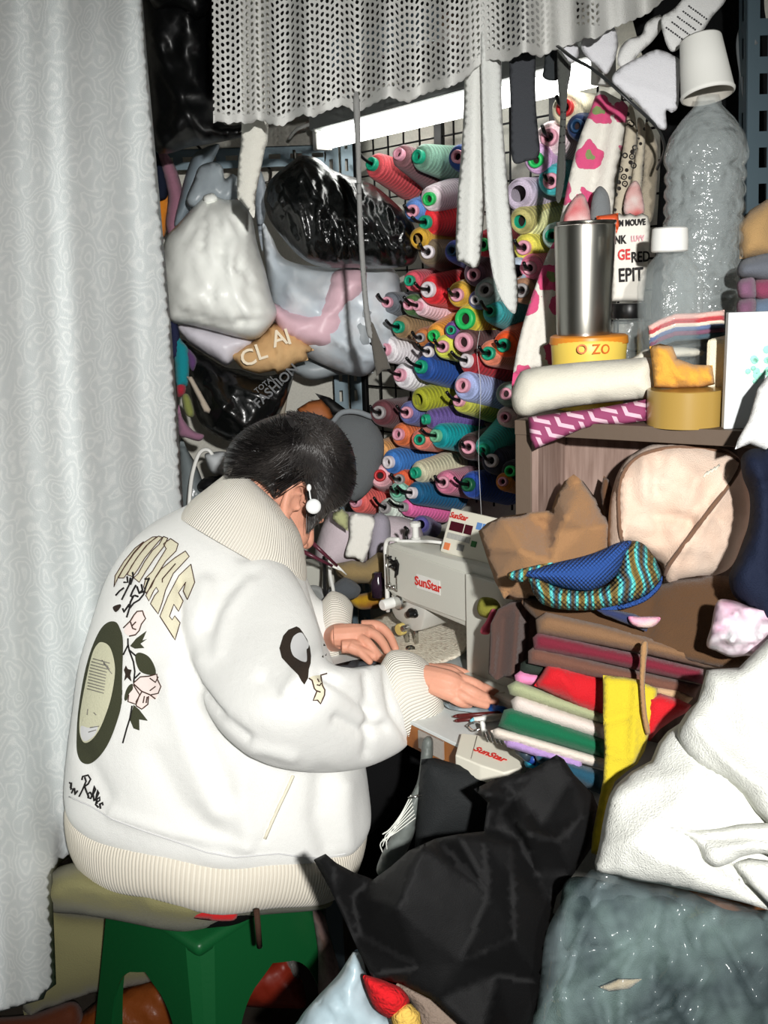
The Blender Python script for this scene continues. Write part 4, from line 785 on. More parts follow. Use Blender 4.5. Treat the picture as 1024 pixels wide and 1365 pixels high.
# crocheted piece under the needle
def p_cro(N, Lk, b, tc, noi, ramp, mix, mth):
    v = N.new('ShaderNodeTexVoronoi'); v.inputs['Scale'].default_value = 150; v.inputs['Randomness'].default_value = .5; Lk.new(tc.outputs['UV'], v.inputs['Vector'])
    Lk.new(ramp(v.outputs['Distance'], [(.0, (168, 146, 124)), (.18, (222, 210, 190)), (.6, (236, 228, 208))]), b.inputs['Base Color'])
cz = lambda x, y: dz(x, y, TZ + .016) - .01 * math.sin(x / 14.)
sheet('crochet_piece', [(480, 838), (492, 828), (515, 818), (535, 812), (560, 812), (590, 800), (610, 800), (626, 808), (627, 835), (624, 862), (612, 875), (590, 884), (566, 889), (548, 893), (530, 890), (515, 892), (505, 880), (500, 860)], cz, mat('crochet_cream', (232, 224, 204), .95, ('noise', 200, .003), pat=p_cro), None, 'cream crocheted fabric piece under the needle of the sewing machine', 'crochet', thick=.008, step=5)
tw = lambda x, y: dz(x, y, TZ + .012)
sheet('dark_strip', [(446, 886), (470, 880), (520, 874), (545, 874), (545, 884), (510, 884), (470, 890), (446, 894)], tw, cloth('charcoal_strip', (72, 74, 78)), None, 'charcoal fabric strip lying on the table under her hands', 'strip', thick=.004, step=6, curve=False)
sheet('grey_tray', [(592, 936), (615, 938), (668, 944), (662, 958), (630, 950), (600, 945)], tw, mat('glass_grey', (150, 166, 172), .2), None, 'grey glassy tray edge on the table in front of her right hand', 'tray', thick=.003, step=6)
# pens and small tools by the hand
def stick(nm, a, b, z, r, m, lb, cat, tip=None, seg=10):
    A_, B_ = Pz(*a, TZ + z), Pz(*b, TZ + z)
    t = thing(nm, lb, cat, A_.lerp(B_, .5)); M_ = A_.lerp(B_, .8)
    tube('shaft', [A_.lerp(B_, .1), B_], r, m, t, seg=seg); tube('tip', [A_, A_.lerp(B_, .1)], [r * .3, r], tip or m, t, seg=seg)
mred = mat('dark_red_wood', (86, 28, 26), .4)
stick('pencil', (604, 955), (672, 950), .012, .0035, mred, 'dark red pointed stick lying on the table, the upper of two', 'stick')
stick('pencil', (606, 961), (650, 956), .010, .003, mred, 'dark red pointed stick lying on the table, the lower of two', 'stick')
stick('pen', (627, 961), (670, 955), .016, .005, m_wp, 'white pen with a light blue tip lying on the table edge', 'pen', mat('light_blue', (120, 196, 214), .4))
stick('blue_pen', (652, 944), (674, 948), .014, .007, mat('blue_plastic', (26, 84, 160), .35), 'short blue plastic tool at her right fingertips', 'tool')
for k in range(6):
    x = 650 + k * 5.5; tube('pin', [Pz(x - 5, 972 + k * 1.5, TZ + .020), Pz(x + 2, 988 + k * 1.2, TZ + .03)], .0012, m_chr, None, 'metal pins lying side by side behind the lettered case', 'pin', 'row of metal pins', seg=6)
tube('bobbin_wire', [Pz(622, 968, TZ + .012), Pz(634, 962, TZ + .02), Pz(644, 968, TZ + .02), Pz(632, 974, TZ + .015), Pz(624, 968, TZ + .012)], .0015, m_chr, None, 'small bent silver wire ring behind the lettered case', 'wire', sub=4, seg=6)
pillow('white_clip', [(640, 962), (646, 962), (650, 976), (648, 984), (643, 980)], dz(646, 975, TZ + .02), m_wp, None, 'small white plastic clip beside the pins', 'clip', thick=.004, step=3)
pillow('rubber', [(660, 925), (672, 922), (684, 930), (676, 942), (664, 940)], dz(670, 932, TZ + .02), mat('grey_rubber', (178, 176, 164), .7), None, 'pale grey eraser at her right fingertips', 'eraser', thick=.008, step=4, curve=False)
for nm, a, b, rgb, lb in (('marker', (692, 1000), (706, 1008), (48, 60, 70), 'dark slate marker pen right of the lettered case'), ('marker', (702, 1008), (716, 1014), (30, 60, 130), 'blue marker with a yellow cap below the lavender fabric'), ('marker', (704, 1016), (722, 1020), (20, 168, 206), 'bright cyan marker below the lavender fabric')):
    tube('marker', [P(*a, 1.33), P(*b, 1.31)], .007, mat('mk_%d' % rgb[2], rgb, .4), None, lb, 'marker', 'markers beside the case', seg=14)
# ================================================================ CABINET
m_cab = mat('cabinet_edge', (92, 78, 66), .6, ('noise', 60, .0005)); m_cabi = mat('cabinet_panel', (142, 120, 110), .6, pat=lambda N, Lk, b, tc, noi, ramp, mix, mth: Lk.new(ramp(noi(16, 4, 'Object', (6, 6, .6)), [(.35, (118, 96, 86)), (.65, (152, 130, 120))]), b.inputs['Base Color']))
T0 = P(686, 560, 1.36); SZ = T0.z
cab = thing('cabinet', 'open brown wooden cabinet on the table at the right, its top used as a shelf', 'cabinet', T0 + CC * .25 - Z * (SZ - TZ))
box_mb(T0, CC, CE, Z, 0, .62, 0, .34, -.020, 0, .001).build('top_board', m_cab, cab, smooth=False)
box_mb(T0, CC, CE, Z, 0, .024, 0.002, .34, TZ - SZ, -.020, .001).build('side_panel', m_cab, cab, smooth=False)
box_mb(T0, CC, CE, Z, .024, .62, .10, .115, TZ - SZ, -.020, .001).build('back_panel', m_cabi, cab, smooth=False)
box_mb(T0, CC, CE, Z, .024, .034, .002, .10, TZ - SZ, -.020, .001).build('inner_side', m_cabi, cab, smooth=False)
def vz(px, py, d):
    """height on the vertical through the base point"""
    return P(px, py, d)
def vl(cx, cy, d, prof, zb=None, seg=40, mb=None):
    """upright turned body: prof = (py, radius px) read at distance d, top to bottom"""
    c = P(cx, cy, d); out = []
    for py, rp in prof:
        r = ray(cx, py); k = (c.y - CAM.y) / r.y; out.append((CAM.z + r.z * k, rp / F * d))
    if zb is not None: out[-1] = (zb, out[-1][1]); 
    o = Vector((c.x, c.y, 0)); out = [(out[0][0], .0001)] + out + [(out[-1][0], .0001)]
    return lathe_mb(o, Z, out[::-1], seg, mb)
# tub and tumbler
m_tub = mat('tub_yellow', (222, 192, 84), .4); m_lid = mat('lid_orange', (214, 134, 40), .4)
tubd = 1.45
t = thing('plastic_tub', 'yellow round plastic tub with orange lid and orange lettering under the steel tumbler', 'tub', P(785, 540, tubd))
vl(785, 470, tubd, [(452, 48), (456, 50), (470, 49), (500, 46)], SZ).build('tub', m_tub, t, smooth=True, auto=40)
vl(785, 455, tubd, [(446, 48), (448, 51), (457, 52), (459, 50)]).build('lid', m_lid, t, smooth=True, auto=40)
for ch, x, dd in (('O', 776, 0), ('Z', 795, 0), ('O', 807, 0)):
    c = P(785, 466, tubd); o_ = P(x, 466, tubd - (math.sqrt(50 ** 2 - (x - 785) ** 2) + 4.2) / F * tubd)
    text(ch, o_, X + Y * (x - 785) * .022, Z, .019, mat('orange_print', (206, 104, 40), .5), t, off=.0002)
t = thing('steel_tumbler', 'brushed stainless steel tumbler standing on the yellow tub', 'tumbler', P(778, 447, 1.43))
m_st = mat('brushed_steel', (168, 166, 158), .28, metal=1)
vl(779, 370, 1.43, [(300, 37), (301, 39.5), (306, 40), (330, 39.5), (420, 36.5), (440, 36), (449, 35)]).build('body', m_st, t, smooth=True, auto=40)
lathe_mb(Vector((0, 0, 0)) + P(782, 298, 1.43), Z, [(-.004, .040), (.001, .0425), (.003, .0425), (.003, .034), (-.003, .032), (-.003, .0001)], 40).build('rim', mat('tumbler_rim', (120, 118, 112), .3, metal=1), t)
# bottles
m_pet = mat('clear_pet', (206, 216, 216), .10, ('crumple', 45, .010), alpha=.26, spec=1.0, coat=1.0)
m_pet2 = mat('clear_pet_thin', (190, 200, 200), .08, ('noise', 40, .006), alpha=.18, spec=1.0, coat=.6)
t = thing('water_bottle', 'large clear ribbed water bottle with a paper cup upside down over its neck', 'bottle', P(930, 440, 1.40))
pr = [(128, 14), (142, 18), (160, 34), (182, 48), (205, 54), (215, 54)]
y = 215
while y < 430: pr += [(y + 3, 52.5), (y + 10, 49), (y + 17, 52.5)]; y += 21
pr += [(436, 50), (452, 44)]
vl(938, 300, 1.40, pr, SZ + .002).build('bottle_body', m_pet, t)
t = thing('paper_cup', 'white paper cup turned upside down on the neck of the large water bottle', 'cup', P(944, 130, 1.38))
B0 = P(944, 128, 1.37); B1 = P(934, 52, 1.37); ax = (B1 - B0); hl = ax.length; ax.normalize(); s_ = 1.37 / F
lathe_mb(B0, ax, [(0, 33 * s_), (.001, 35 * s_), (.004, 35.6 * s_), (.006, 34.5 * s_), (hl * .5, 31 * s_), (hl * .97, 27.3 * s_), (hl, 26.5 * s_), (hl - .003, 25 * s_), (hl - .003, .0001)], 40).build('wall', mat('cup_paper', (226, 226, 220), .75), t)
lathe_mb(B0, ax, [(.001, 33.5 * s_), (.03, 31.5 * s_), (.03, .0001)], 40).build('inside', mat('cup_inside', (190, 186, 176), .8), t)
t = thing('small_bottle', 'small clear plastic bottle with a white screw cap in front of the large water bottle', 'bottle', P(897, 440, 1.33))
vl(894, 380, 1.33, [(334, 19), (340, 20), (352, 30), (366, 40), (382, 43.5), (400, 43), (430, 42), (440, 41)], SZ + .03).build('bottle_body', m_pet2, t)
vl(893, 318, 1.33, [(303, 20), (305, 23), (320, 24), (334, 24), (336, 22)]).build('cap', m_wp, t, smooth=True, auto=40)
t = thing('glass_jar', 'small clear jar with a black lid under the lettered tote, right of the tub', 'jar', P(838, 470, 1.47))
vl(838, 440, 1.47, [(424, 20), (430, 22), (455, 22), (470, 21)], SZ).build('jar_body', m_pet2, t)
vl(838, 412, 1.47, [(404, 21), (406, 22), (422, 22), (424, 21)]).build('lid', m_blk, t, smooth=True, auto=40)
# cabinet-top cloths
m_cream = cloth('cream_cotton', (214, 210, 194))
S1 = 1.31
pillow('cloth_roll', [(683, 522), (690, 502), (704, 492), (760, 484), (840, 478), (868, 478), (872, 500), (872, 528), (845, 533), (780, 540), (730, 548), (705, 555), (690, 552), (683, 540)], lambda x, y: 1.36 - .00028 * (x - 690), m_cream, None, 'rolled cream cloth lying along the front of the cabinet top', 'cloth roll', thick=.032, step=8, creases=[([(700, 548), (780, 532), (870, 516)], 3, -.004)])
def p_pur(N, Lk, b, tc, noi, ramp, mix, mth):
    s = N.new('ShaderNodeSeparateXYZ'); Lk.new(tc.outputs['UV'], s.inputs[0]); u = mth('MULTIPLY', mth('ADD', s.outputs[0], mth('MULTIPLY', s.outputs[1], .45)), 34.); v = mth('MULTIPLY', mth('SUBTRACT', s.outputs[1], mth('MULTIPLY', s.outputs[0], -.2)), 62.)
    fu = mth('FRACT', mth('ADD', u, mth('MULTIPLY', mth('FLOOR', v), .37))); fv = mth('FRACT', v)
    k = mth('ADD', mth('MULTIPLY', mth('LESS_THAN', fv, .32), mth('LESS_THAN', fu, .7)), mth('MULTIPLY', mth('LESS_THAN', fu, .2), mth('LESS_THAN', fv, .75)), True)
    Lk.new(mix(k, L3((134, 58, 94)), L3((202, 168, 182))), b.inputs['Base Color'])
sheet('patterned_cloth', [(704, 556), (740, 551), (790, 545), (864, 532), (864, 560), (830, 566), (800, 566), (775, 572), (748, 584), (728, 592), (714, 599), (707, 585)], lambda x, y: 1.325 - .00022 * (x - 690), mat('purple_pattern', (134, 58, 94), .8, pat=p_pur), None, 'purple cloth with white brick-like marks hanging from under the cream roll', 'cloth', thick=.006, step=7, curve=False)
sheet('red_cloth', [(792, 564), (830, 558), (864, 552), (865, 564), (830, 566)], 1.312, cloth('red_edge', (206, 40, 58)), None, 'thin red cloth edge under the purple patterned cloth', 'cloth', thick=.005, step=5, curve=False)
t = thing('packing_tape', 'roll of brown packing tape lying flat on the cabinet top', 'tape roll', P(914, 570, 1.26))
m_tp = mat('tape_brown', (160, 130, 66), .3, coat=.4)
TD = 1.27
vl(914, 540, TD, [(518, 49), (519, 50), (566, 50), (567, 49)], SZ + .001, seg=48).build('tape_wall', m_tp, t, smooth=True, auto=40)
cc_ = P(914, 517, TD)
pillow('scrap_cloth', [(866, 462), (880, 458), (897, 462), (903, 478), (925, 486), (950, 487), (953, 512), (930, 517), (900, 518), (872, 516), (870, 490)], 1.27, cloth('marigold_cloth', (222, 160, 64)), None, 'crumpled marigold yellow cloth scrap sitting on the tape roll', 'scrap', thick=.02, step=5, curve=False, wr=(.008, 9, 60, 2), creases=[([(880, 465), (910, 505)], 4, .01)])
box_mb(T0, CC, CE, Z, .235, .36, .07, .2, 0, .105, .006).build('cream_block', cloth('ivory_block', (232, 224, 196)), None, 'cream folded cloth block behind the packing tape', 'cloth', smooth=False)
pillow('white_cloth', [(825, 484), (845, 476), (862, 465), (905, 462), (935, 466), (935, 474), (900, 478), (880, 484), (850, 488)], 1.34, m_cream, None, 'crumpled white cloth edge between tub and packing tape', 'cloth', thick=.012, step=5, wr=(.006, 9, 0, 3))
G = 'folded cloths stacked under the bottles'
for k, (rgb, nm, y0) in enumerate((((226, 182, 172), 'pale pink', 418), ((178, 66, 72), 'dark red', 424), ((226, 214, 196), 'cream', 429), ((96, 112, 150), 'slate blue', 434), ((122, 82, 104), 'plum', 440), ((72, 92, 104), 'dark teal grey', 446))):
    yy = [y0 + 6 + 6 * (x < 900) * ((900 - x) / 35.) for x in (862, 880, 900, 930, 968)]
    ol = [(864 + k * .5, yy[0] + 4), (880, yy[1] - 2), (900, yy[2] - 6), (932, y0 - 1), (966, y0 - 5), (966, y0 + 3), (932, y0 + 7), (900, yy[2] + 3), (880, yy[1] + 7), (866, yy[0] + 12)]
    pillow('folded_cloth', ol, 1.315 + .002 * k, cloth('stk_%d' % k, rgb), None, nm + ' folded cloth in the stack under the bottles, ' + ('topmost', 'second from top', 'third from top', 'fourth from top', 'fifth from top', 'lowest')[k], 'cloth', G, thick=.012, step=4, curve=False, back=6)
t = thing('white_box', 'white carton with a pale green printed circle, on the right end of the cabinet top', 'box', P(1000, 570, 1.2))
WB = P(965, 572, 1.22); bx2 = Vector((1, -.06, 0)).normalized(); by2 = Vector((.06, 1, 0)).normalized()
box_mb(WB, bx2, by2, Z, 0, .16, 0, .012, 0, .140, .001).build('carton', mat('carton_white', (212, 216, 218), .6), t, smooth=False)
mb = MB(); cgr = WB + bx2 * .042 + Z * .075 - by2 * .0012
for k in range(26):
    a = random.uniform(0, 6.28); r = random.uniform(.4, 1) * .017
    q = cgr + bx2 * (math.cos(a) * r) + Z * (math.sin(a) * r * 1.3); lathe_mb(q, -by2, [(0, random.uniform(.003, .0055)), (.0006, .003), (.0006, .0001)], 8, mb)
mb.build('green_print', mat('mint_print', (146, 214, 190), .7), t)
G = 'folded clothes at the right edge'
pillow('folded_cloth', [(985, 352), (1000, 343), (1040, 338), (1040, 372), (1000, 372), (984, 368)], 1.27, cloth('grey_knit', (96, 100, 108)), None, 'dark grey folded cloth at the right edge, topmost of its pile', 'cloth', G, thick=.03, step=6)
pillow('folded_cloth', [(985, 374), (1004, 370), (1008, 384), (1006, 398), (988, 398), (983, 388)], 1.25, cloth('mauve_knit', (120, 84, 108)), None, 'mauve folded cloth at the right edge, upper of two folds', 'cloth', G, thick=.02, step=5)
pillow('folded_cloth', [(986, 400), (1006, 398), (1008, 412), (1002, 426), (986, 426), (982, 412)], 1.25, cloth('mauve_knit2', (112, 78, 100)), None, 'mauve folded cloth at the right edge, lower of two folds', 'cloth', G, thick=.02, step=5)
pillow('folded_cloth', [(1006, 374), (1040, 370), (1040, 398), (1008, 398)], 1.27, cloth('dark_pink_knit', (128, 60, 84)), None, 'dark pink folded cloth right of the mauve folds, at the right edge', 'cloth', G, thick=.02, step=5)
pillow('folded_cloth', [(1006, 400), (1040, 398), (1040, 428), (1006, 427)], 1.27, cloth('blue_grey_knit', (92, 108, 128)), None, 'blue-grey folded cloth below the dark pink one, at the right edge', 'cloth', G, thick=.02, step=5)
pillow('tan_bag', [(985, 300), (1000, 280), (1040, 255), (1040, 340), (1000, 345), (986, 345)], 1.40, cloth('tan_sack', (176, 142, 96)), None, 'tan cloth bag behind the folded clothes at the right edge', 'bag', thick=.04, step=8, curve=False)
pillow('dark_coat', [(850, -60), (1080, -60), (1080, 480), (985, 470), (880, 460), (868, 420), (876, 300), (880, 180), (862, 100)], 1.60, cloth('black_garment', (14, 15, 16)), None, 'black garment hanging behind the bottles in the top right corner', 'garment', thick=.02, step=16, wr=(.012, 40, 85, 4))
t = thing('steel_upright', 'blue-grey slotted steel post in the top right corner', 'post', (.62, 1.25, SZ))
slotted(MB(), P(1004, 420, 1.5) - Z * .3, P(996, -60, 1.38) , X * .05, Y * .03).build('post', mat('slotted_steel_dark', (62, 78, 86), .5, metal=.3, pat=p_slots), t, smooth=False)
tube('cable', [P(985, -30, 1.42), P(992, 10, 1.42), P(1000, 40, 1.41), P(1008, 60, 1.41)], .004, mat('grey_cable', (88, 92, 94), .5), None, 'upper grey cable tied along the steel post in the top right', 'cable', sub=4, seg=8)
tube('cable', [P(990, 30, 1.44), P(984, 60, 1.44), P(990, 110, 1.44), P(1000, 180, 1.44)], .003, MATS['grey_cable'], None, 'lower thin grey cable hanging beside the steel post', 'cable', sub=4, seg=8)
# ================================================================ WHITE CLOTH SHAPES top right, hoop, floral cloths, tote
G = 'white cloth shapes hanging top right'
mw1 = cloth('mask_white', (212, 212, 216)); mw2 = cloth('mask_white2', (222, 222, 220))
for k, (ol, d, m, lb) in enumerate((
   ([(742, 60), (758, 56), (770, 60), (772, 72), (764, 84), (752, 78)], 1.50, mw1, 'small rounded white cloth shape at the left, under the lace'),
   ([(774, 62), (782, 46), (800, 38), (818, 36), (824, 54), (822, 72), (816, 88), (808, 99), (796, 88), (784, 78)], 1.47, mw1, 'rounded white cloth shape left of the black gap'),
   ([(826, 66), (838, 52), (855, 46), (862, 30), (880, 20), (884, 34), (870, 55), (852, 72), (838, 92), (824, 86)], 1.46, mw2, 'slim white cloth shape in the middle, leaning right'),
   ([(816, 108), (824, 92), (852, 76), (876, 66), (898, 74), (908, 84), (906, 112), (904, 142), (896, 150), (888, 148), (889, 170), (880, 172), (866, 158), (850, 138), (832, 124)], 1.42, mw1, 'largest white cloth shape, pointing down beside the bottle'))):
    sheet('cloth_shape', ol, d, m, None, lb, 'cloth', G, thick=.005, step=6, creases=[([(ol[0][0] + 8, ol[0][1]), (ol[len(ol) // 2][0], ol[len(ol) // 2][1] - 10)], 5, .002)])
t = thing('printed_cloth', 'white cloth with rows of small dark writing at the very top, above the paper cup', 'cloth', P(920, 60, 1.42))
sheet('panel', [(882, 24), (900, 10), (938, -30), (965, -20), (968, 0), (950, 22), (938, 40), (926, 50), (912, 54), (904, 66), (894, 68), (886, 52)], 1.42, mw2, t, thick=.004, step=6)
ink = mat('dark_ink', (60, 60, 64), .8)
for k in range(5):
    x0, y0 = 888 + k * 7.5, 36 - k * 7.2; mb = MB()
    for j in range(9):
        a_ = P(x0 + j * 2.9, y0 + j * 2.1, 1.413); b_ = P(x0 + j * 2.9 + random.uniform(1.4, 2.6), y0 + j * 2.1 + 1.6, 1.413); tube_mb([a_, b_], .0009, seg=5, mb=mb)
    mb.build('written_line', ink, t)
tube('hoop', [P(744, 62, 1.46), P(765, 78, 1.43), P(790, 92, 1.41), P(815, 112, 1.40), P(840, 135, 1.40), P(865, 158, 1.41), P(880, 176, 1.43), P(886, 200, 1.45), P(876, 225, 1.48)], .004, mat('dark_hoop', (50, 52, 52), .3, metal=.4), None, 'thin dark curved hoop below the white cloth shapes', 'hoop', sub=6, seg=10, flat=.5)
def p_flor(N, Lk, b, tc, noi, ramp, mix, mth):
    d = N.new('ShaderNodeTexNoise'); d.inputs['Scale'].default_value = 60; Lk.new(tc.outputs['UV'], d.inputs[0])
    s = N.new('ShaderNodeVectorMath'); s.operation = 'SCALE'; s.inputs[3].default_value = .018; Lk.new(d.outputs[1], s.inputs[0])
    a = N.new('ShaderNodeVectorMath'); a.operation = 'ADD'; Lk.new(tc.outputs['UV'], a.inputs[0]); Lk.new(s.outputs[0], a.inputs[1])
    v = N.new('ShaderNodeTexVoronoi'); v.inputs['Scale'].default_value = 19; v.inputs['Randomness'].default_value = .55; Lk.new(a.outputs[0], v.inputs['Vector'])
    Lk.new(ramp(v.outputs['Distance'], [(.0, (130, 150, 96)), (.15, (130, 150, 96)), (.16, (214, 84, 128)), (.36, (206, 96, 130)), (.38, (226, 222, 212)), (1, (226, 222, 212))], 'CONSTANT'), b.inputs['Base Color'])
m_flor = cloth('floral', (226, 222, 212), pat=p_flor)
def p_leo(N, Lk, b, tc, noi, ramp, mix, mth):
    v = N.new('ShaderNodeTexVoronoi'); v.inputs['Scale'].default_value = 95; Lk.new(tc.outputs['UV'], v.inputs['Vector'])
    Lk.new(ramp(v.outputs['Distance'], [(.0, (60, 52, 46)), (.12, (176, 166, 146)), (.24, (36, 32, 30)), (.40, (188, 178, 158)), (1, (188, 178, 158))], 'CONSTANT'), b.inputs['Base Color'])
m_leo = cloth('spotted', (188, 178, 158), pat=p_leo)
G = 'cloths hanging above the tumbler'
sheet('floral_cloth', [(798, 122), (818, 128), (838, 144), (834, 180), (826, 215), (820, 250), (816, 294), (780, 300), (748, 304), (752, 270), (762, 222), (774, 180), (786, 150)], 1.56, m_flor, None, 'white cloth with pink flowers hanging above the steel tumbler', 'cloth', G, thick=.008, step=7, creases=[([(812, 130), (795, 220), (780, 300)], 5, -.012), ([(826, 150), (800, 296)], 6, .010)])
sheet('floral_cloth', [(734, 330), (746, 322), (745, 380), (744, 445), (737, 486), (706, 492), (692, 503), (688, 540), (682, 520), (690, 462), (704, 410), (718, 370)], 1.60, m_flor, None, 'white cloth with pink flowers hanging left of the steel tumbler, down to the cabinet', 'cloth', G, thick=.008, step=7, creases=[([(738, 335), (715, 430), (700, 500)], 5, -.010)])
sheet('spotted_cloth', [(838, 142), (846, 150), (849, 190), (842, 240), (830, 290), (818, 292), (824, 240), (832, 190)], 1.54, m_leo, None, 'narrow black and cream spotted cloth right of the floral cloth', 'cloth', G, thick=.006, step=6)
sheet('spotted_cloth', [(850, 158), (860, 168), (858, 220), (850, 290), (838, 292), (842, 240), (850, 190)], 1.53, m_leo, None, 'second spotted cloth strip, beside the dark gap behind the bottle', 'cloth', G, thick=.006, step=6)
sheet('beige_cloth', [(860, 165), (872, 180), (878, 210), (870, 292), (850, 292), (858, 230)], 1.55, cloth('greige', (158, 148, 130)), None, 'plain greige cloth strip right of the spotted ones', 'cloth', G, thick=.006, step=6, creases=[([(866, 180), (862, 290)], 3, -.006)])
pillow('red_cloth', [(752, 298), (762, 268), (776, 258), (785, 275), (786, 298)], 1.50, cloth('red_white', (196, 54, 66), rgb2=(226, 200, 196)), None, 'red and pink cloth peeping behind the rim of the tumbler', 'cloth', thick=.012, step=5)
pillow('grey_cloth', [(788, 295), (790, 262), (800, 248), (812, 262), (812, 295)], 1.50, cloth('mid_grey', (118, 122, 124)), None, 'grey cloth behind the rim of the tumbler', 'cloth', thick=.012, step=5)
pillow('orange_packet', [(795, 288), (824, 284), (826, 300), (822, 312), (818, 296), (796, 298)], 1.47, mat('orange_pack', (206, 84, 44), .4), None, 'small orange-red packet edge behind the tumbler rim', 'packet', thick=.005, step=4, curve=False)
pillow('arched_cloth', [(833, 285), (834, 260), (842, 244), (850, 242), (856, 258), (858, 285)], 1.515, cloth('red_arch', (216, 212, 206), rgb2=(190, 60, 60)), None, 'white and red scrap standing above the lettered tote', 'scrap', thick=.006, step=4)
t = thing('lettered_tote', 'white paper tote covered in black and red hand lettering, between tumbler and bottles', 'tote', P(842, 408, 1.49))
sheet('bag_panel', [(818, 288), (826, 284), (832, 288), (840, 284), (848, 288), (856, 284), (864, 288), (867, 300), (864, 350), (858, 402), (816, 402), (816, 340)], 1.49, mat('tote_white', (224, 220, 210), .7), t, step=6, curve=False, thick=.008)
tot = mat('tote_black', (24, 22, 22), .7); trd = mat('tote_red', (206, 60, 60), .7); tpk = mat('tote_pink', (226, 170, 176), .7)
for s_, x, y, dx, hp, m in (('M MOUVE', 843, 297, 18, 11, tot), ('NK', 827, 320, 8, 15, tot), ('LUVV', 850, 318, 10, 10, tpk), ('GE', 832, 340, 8, 19, trd), ('RED', 854, 343, 11, 19, tot), ('EPIT', 841, 367, 14, 25, tot)):
    ptext(s_, x - dx, y + dx * .06, 1.478, x + dx, y - dx * .06, 1.478, hp, m, t, off=.0005, sx=.72)
# ================================================================ STOOL AND CUSHION
m_grn = mat('green_plastic', (16, 84, 42), .38, ('noise', 120, .0003), spec=.5)
SC = Vector((-.335, 1.61, 0)); SA = Vector((math.cos(R(48)), math.sin(R(48)), 0)); SB = Vector((-SA.y, SA.x, 0)); SH = .42
st = thing('plastic_stool', 'dark green moulded plastic stool the seamstress sits on', 'stool', SC)
def stool_mb():
    mb = MB(); ht, hb = .145, .185; ch = .030
    # seat slab
    box_mb(SC, SA, SB, Z, -ht, ht, -ht, ht, SH - .028, SH, .012, mb, 3)
    return mb
stool_mb().build('seat', m_grn, st, smooth=True, auto=40)
for k in range(4):
    a = k * math.pi / 2; e = (SA * math.cos(a) + SB * math.sin(a)); s = e.cross(Z) * -1
    # side skirt with an arch: grid of quads between the splayed legs
    mb = MB(); n = 28; rows = 16; ht, hb = .143, .188; ch_t, ch_b = .034, .012
    def hw(z): f = 1 - z / SH; return (ht + (hb - ht) * f) - (ch_t + (ch_b - ch_t) * f)
    def outd(z): f = 1 - z / SH; return ht + (hb - ht) * f
    def inner(z):     # half width of the arch opening at height z
        w0 = .100; top = .30
        if z >= top: return 0
        q = 1 - ((z / top) ** 5); return (w0 + (.30 - z) * .03) * (q ** .5)
    zs = [SH - .01 - (SH - .01) * j / 40 for j in range(41)]
    for sg in (1, -1):
        vs = []
        for z in zs:
            for f in (inner(z), hw(z)):
                for th in (0, .004):
                    vs.append(SC + e * (outd(z) - th) + s * (sg * f) + Z * z)
        fs = []
        for j in range(40):
            o = j * 4; q = o + 4
            fs += [(o, o + 2, q + 2, q), (o + 1, q + 1, q + 3, o + 3), (o, q, q + 1, o + 1), (o + 2, o + 3, q + 3, q + 2)]
        mb.add(vs, fs)
    mb.build('side_skirt', m_grn, st, smooth=False, fixn=True)
    # chamfered corner leg
    c1 = (SA * math.cos(a) + SB * math.sin(a)); c2 = (SA * math.cos(a + math.pi / 2) + SB * math.sin(a + math.pi / 2)); mb = MB(); vs = []
    for z in zs:
        o_ = outd(z); h_ = hw(z)
        A_ = SC + c1 * o_ + c2 * h_ + Z * z; B_ = SC + c2 * o_ + c1 * h_ + Z * z; q = (c1 + c2).normalized()
        dip = q * (-.004)
        vs += [A_, A_.lerp(B_, .5) + q * .002, B_, A_ - q * .006, A_.lerp(B_, .5) - q * .004, B_ - q * .006]
    fs = []
    for j in range(40):
        o = j * 6; p_ = o + 6
        fs += [(o, o + 1, p_ + 1, p_), (o + 1, o + 2, p_ + 2, p_ + 1), (o + 3, p_ + 3, p_ + 4, o + 4), (o + 4, p_ + 4, p_ + 5, o + 5)]
    mb.add(vs, fs); mb.build('leg', m_grn, st, smooth=False, fixn=True)
m_olv = cloth('olive_canvas', (124, 120, 84), bump=('cloth', 400, .001))
pillow('seat_cushion', [(52, 1172), (80, 1155), (108, 1150), (140, 1160), (200, 1168), (300, 1180), (400, 1185), (440, 1195), (430, 1212), (330, 1222), (262, 1240), (222, 1240), (160, 1228), (105, 1219), (70, 1216), (50, 1205)], lambda x, y: 1.64 + .0002 * abs(x - 250), m_olv, None, 'olive canvas cushion squashed flat on the green stool', 'cushion', thick=.11, step=9, curve=True, wr=(.006, 24, 20, 3), creases=[([(180, 1170), (205, 1215)], 5, .008), ([(80, 1190), (180, 1205)], 6, -.006)])
sheet('red_cloth', [(196, 1180), (235, 1192), (270, 1200), (300, 1203), (314, 1204), (312, 1227), (262, 1225), (238, 1216), (214, 1202)], lambda x, y: 1.545, cloth('red_felt', (190, 34, 36)), None, 'red cloth showing between the jacket hem and the stool', 'cloth', thick=.006, step=6)
pillow('floor_sack', [(40, 1210), (90, 1216), (160, 1225), (250, 1240), (262, 1290), (225, 1300), (180, 1315), (120, 1325), (60, 1345), (30, 1345)], 1.98, m_olv, None, 'olive canvas sack standing on the floor behind the green stool', 'sack', thick=.06, step=12)
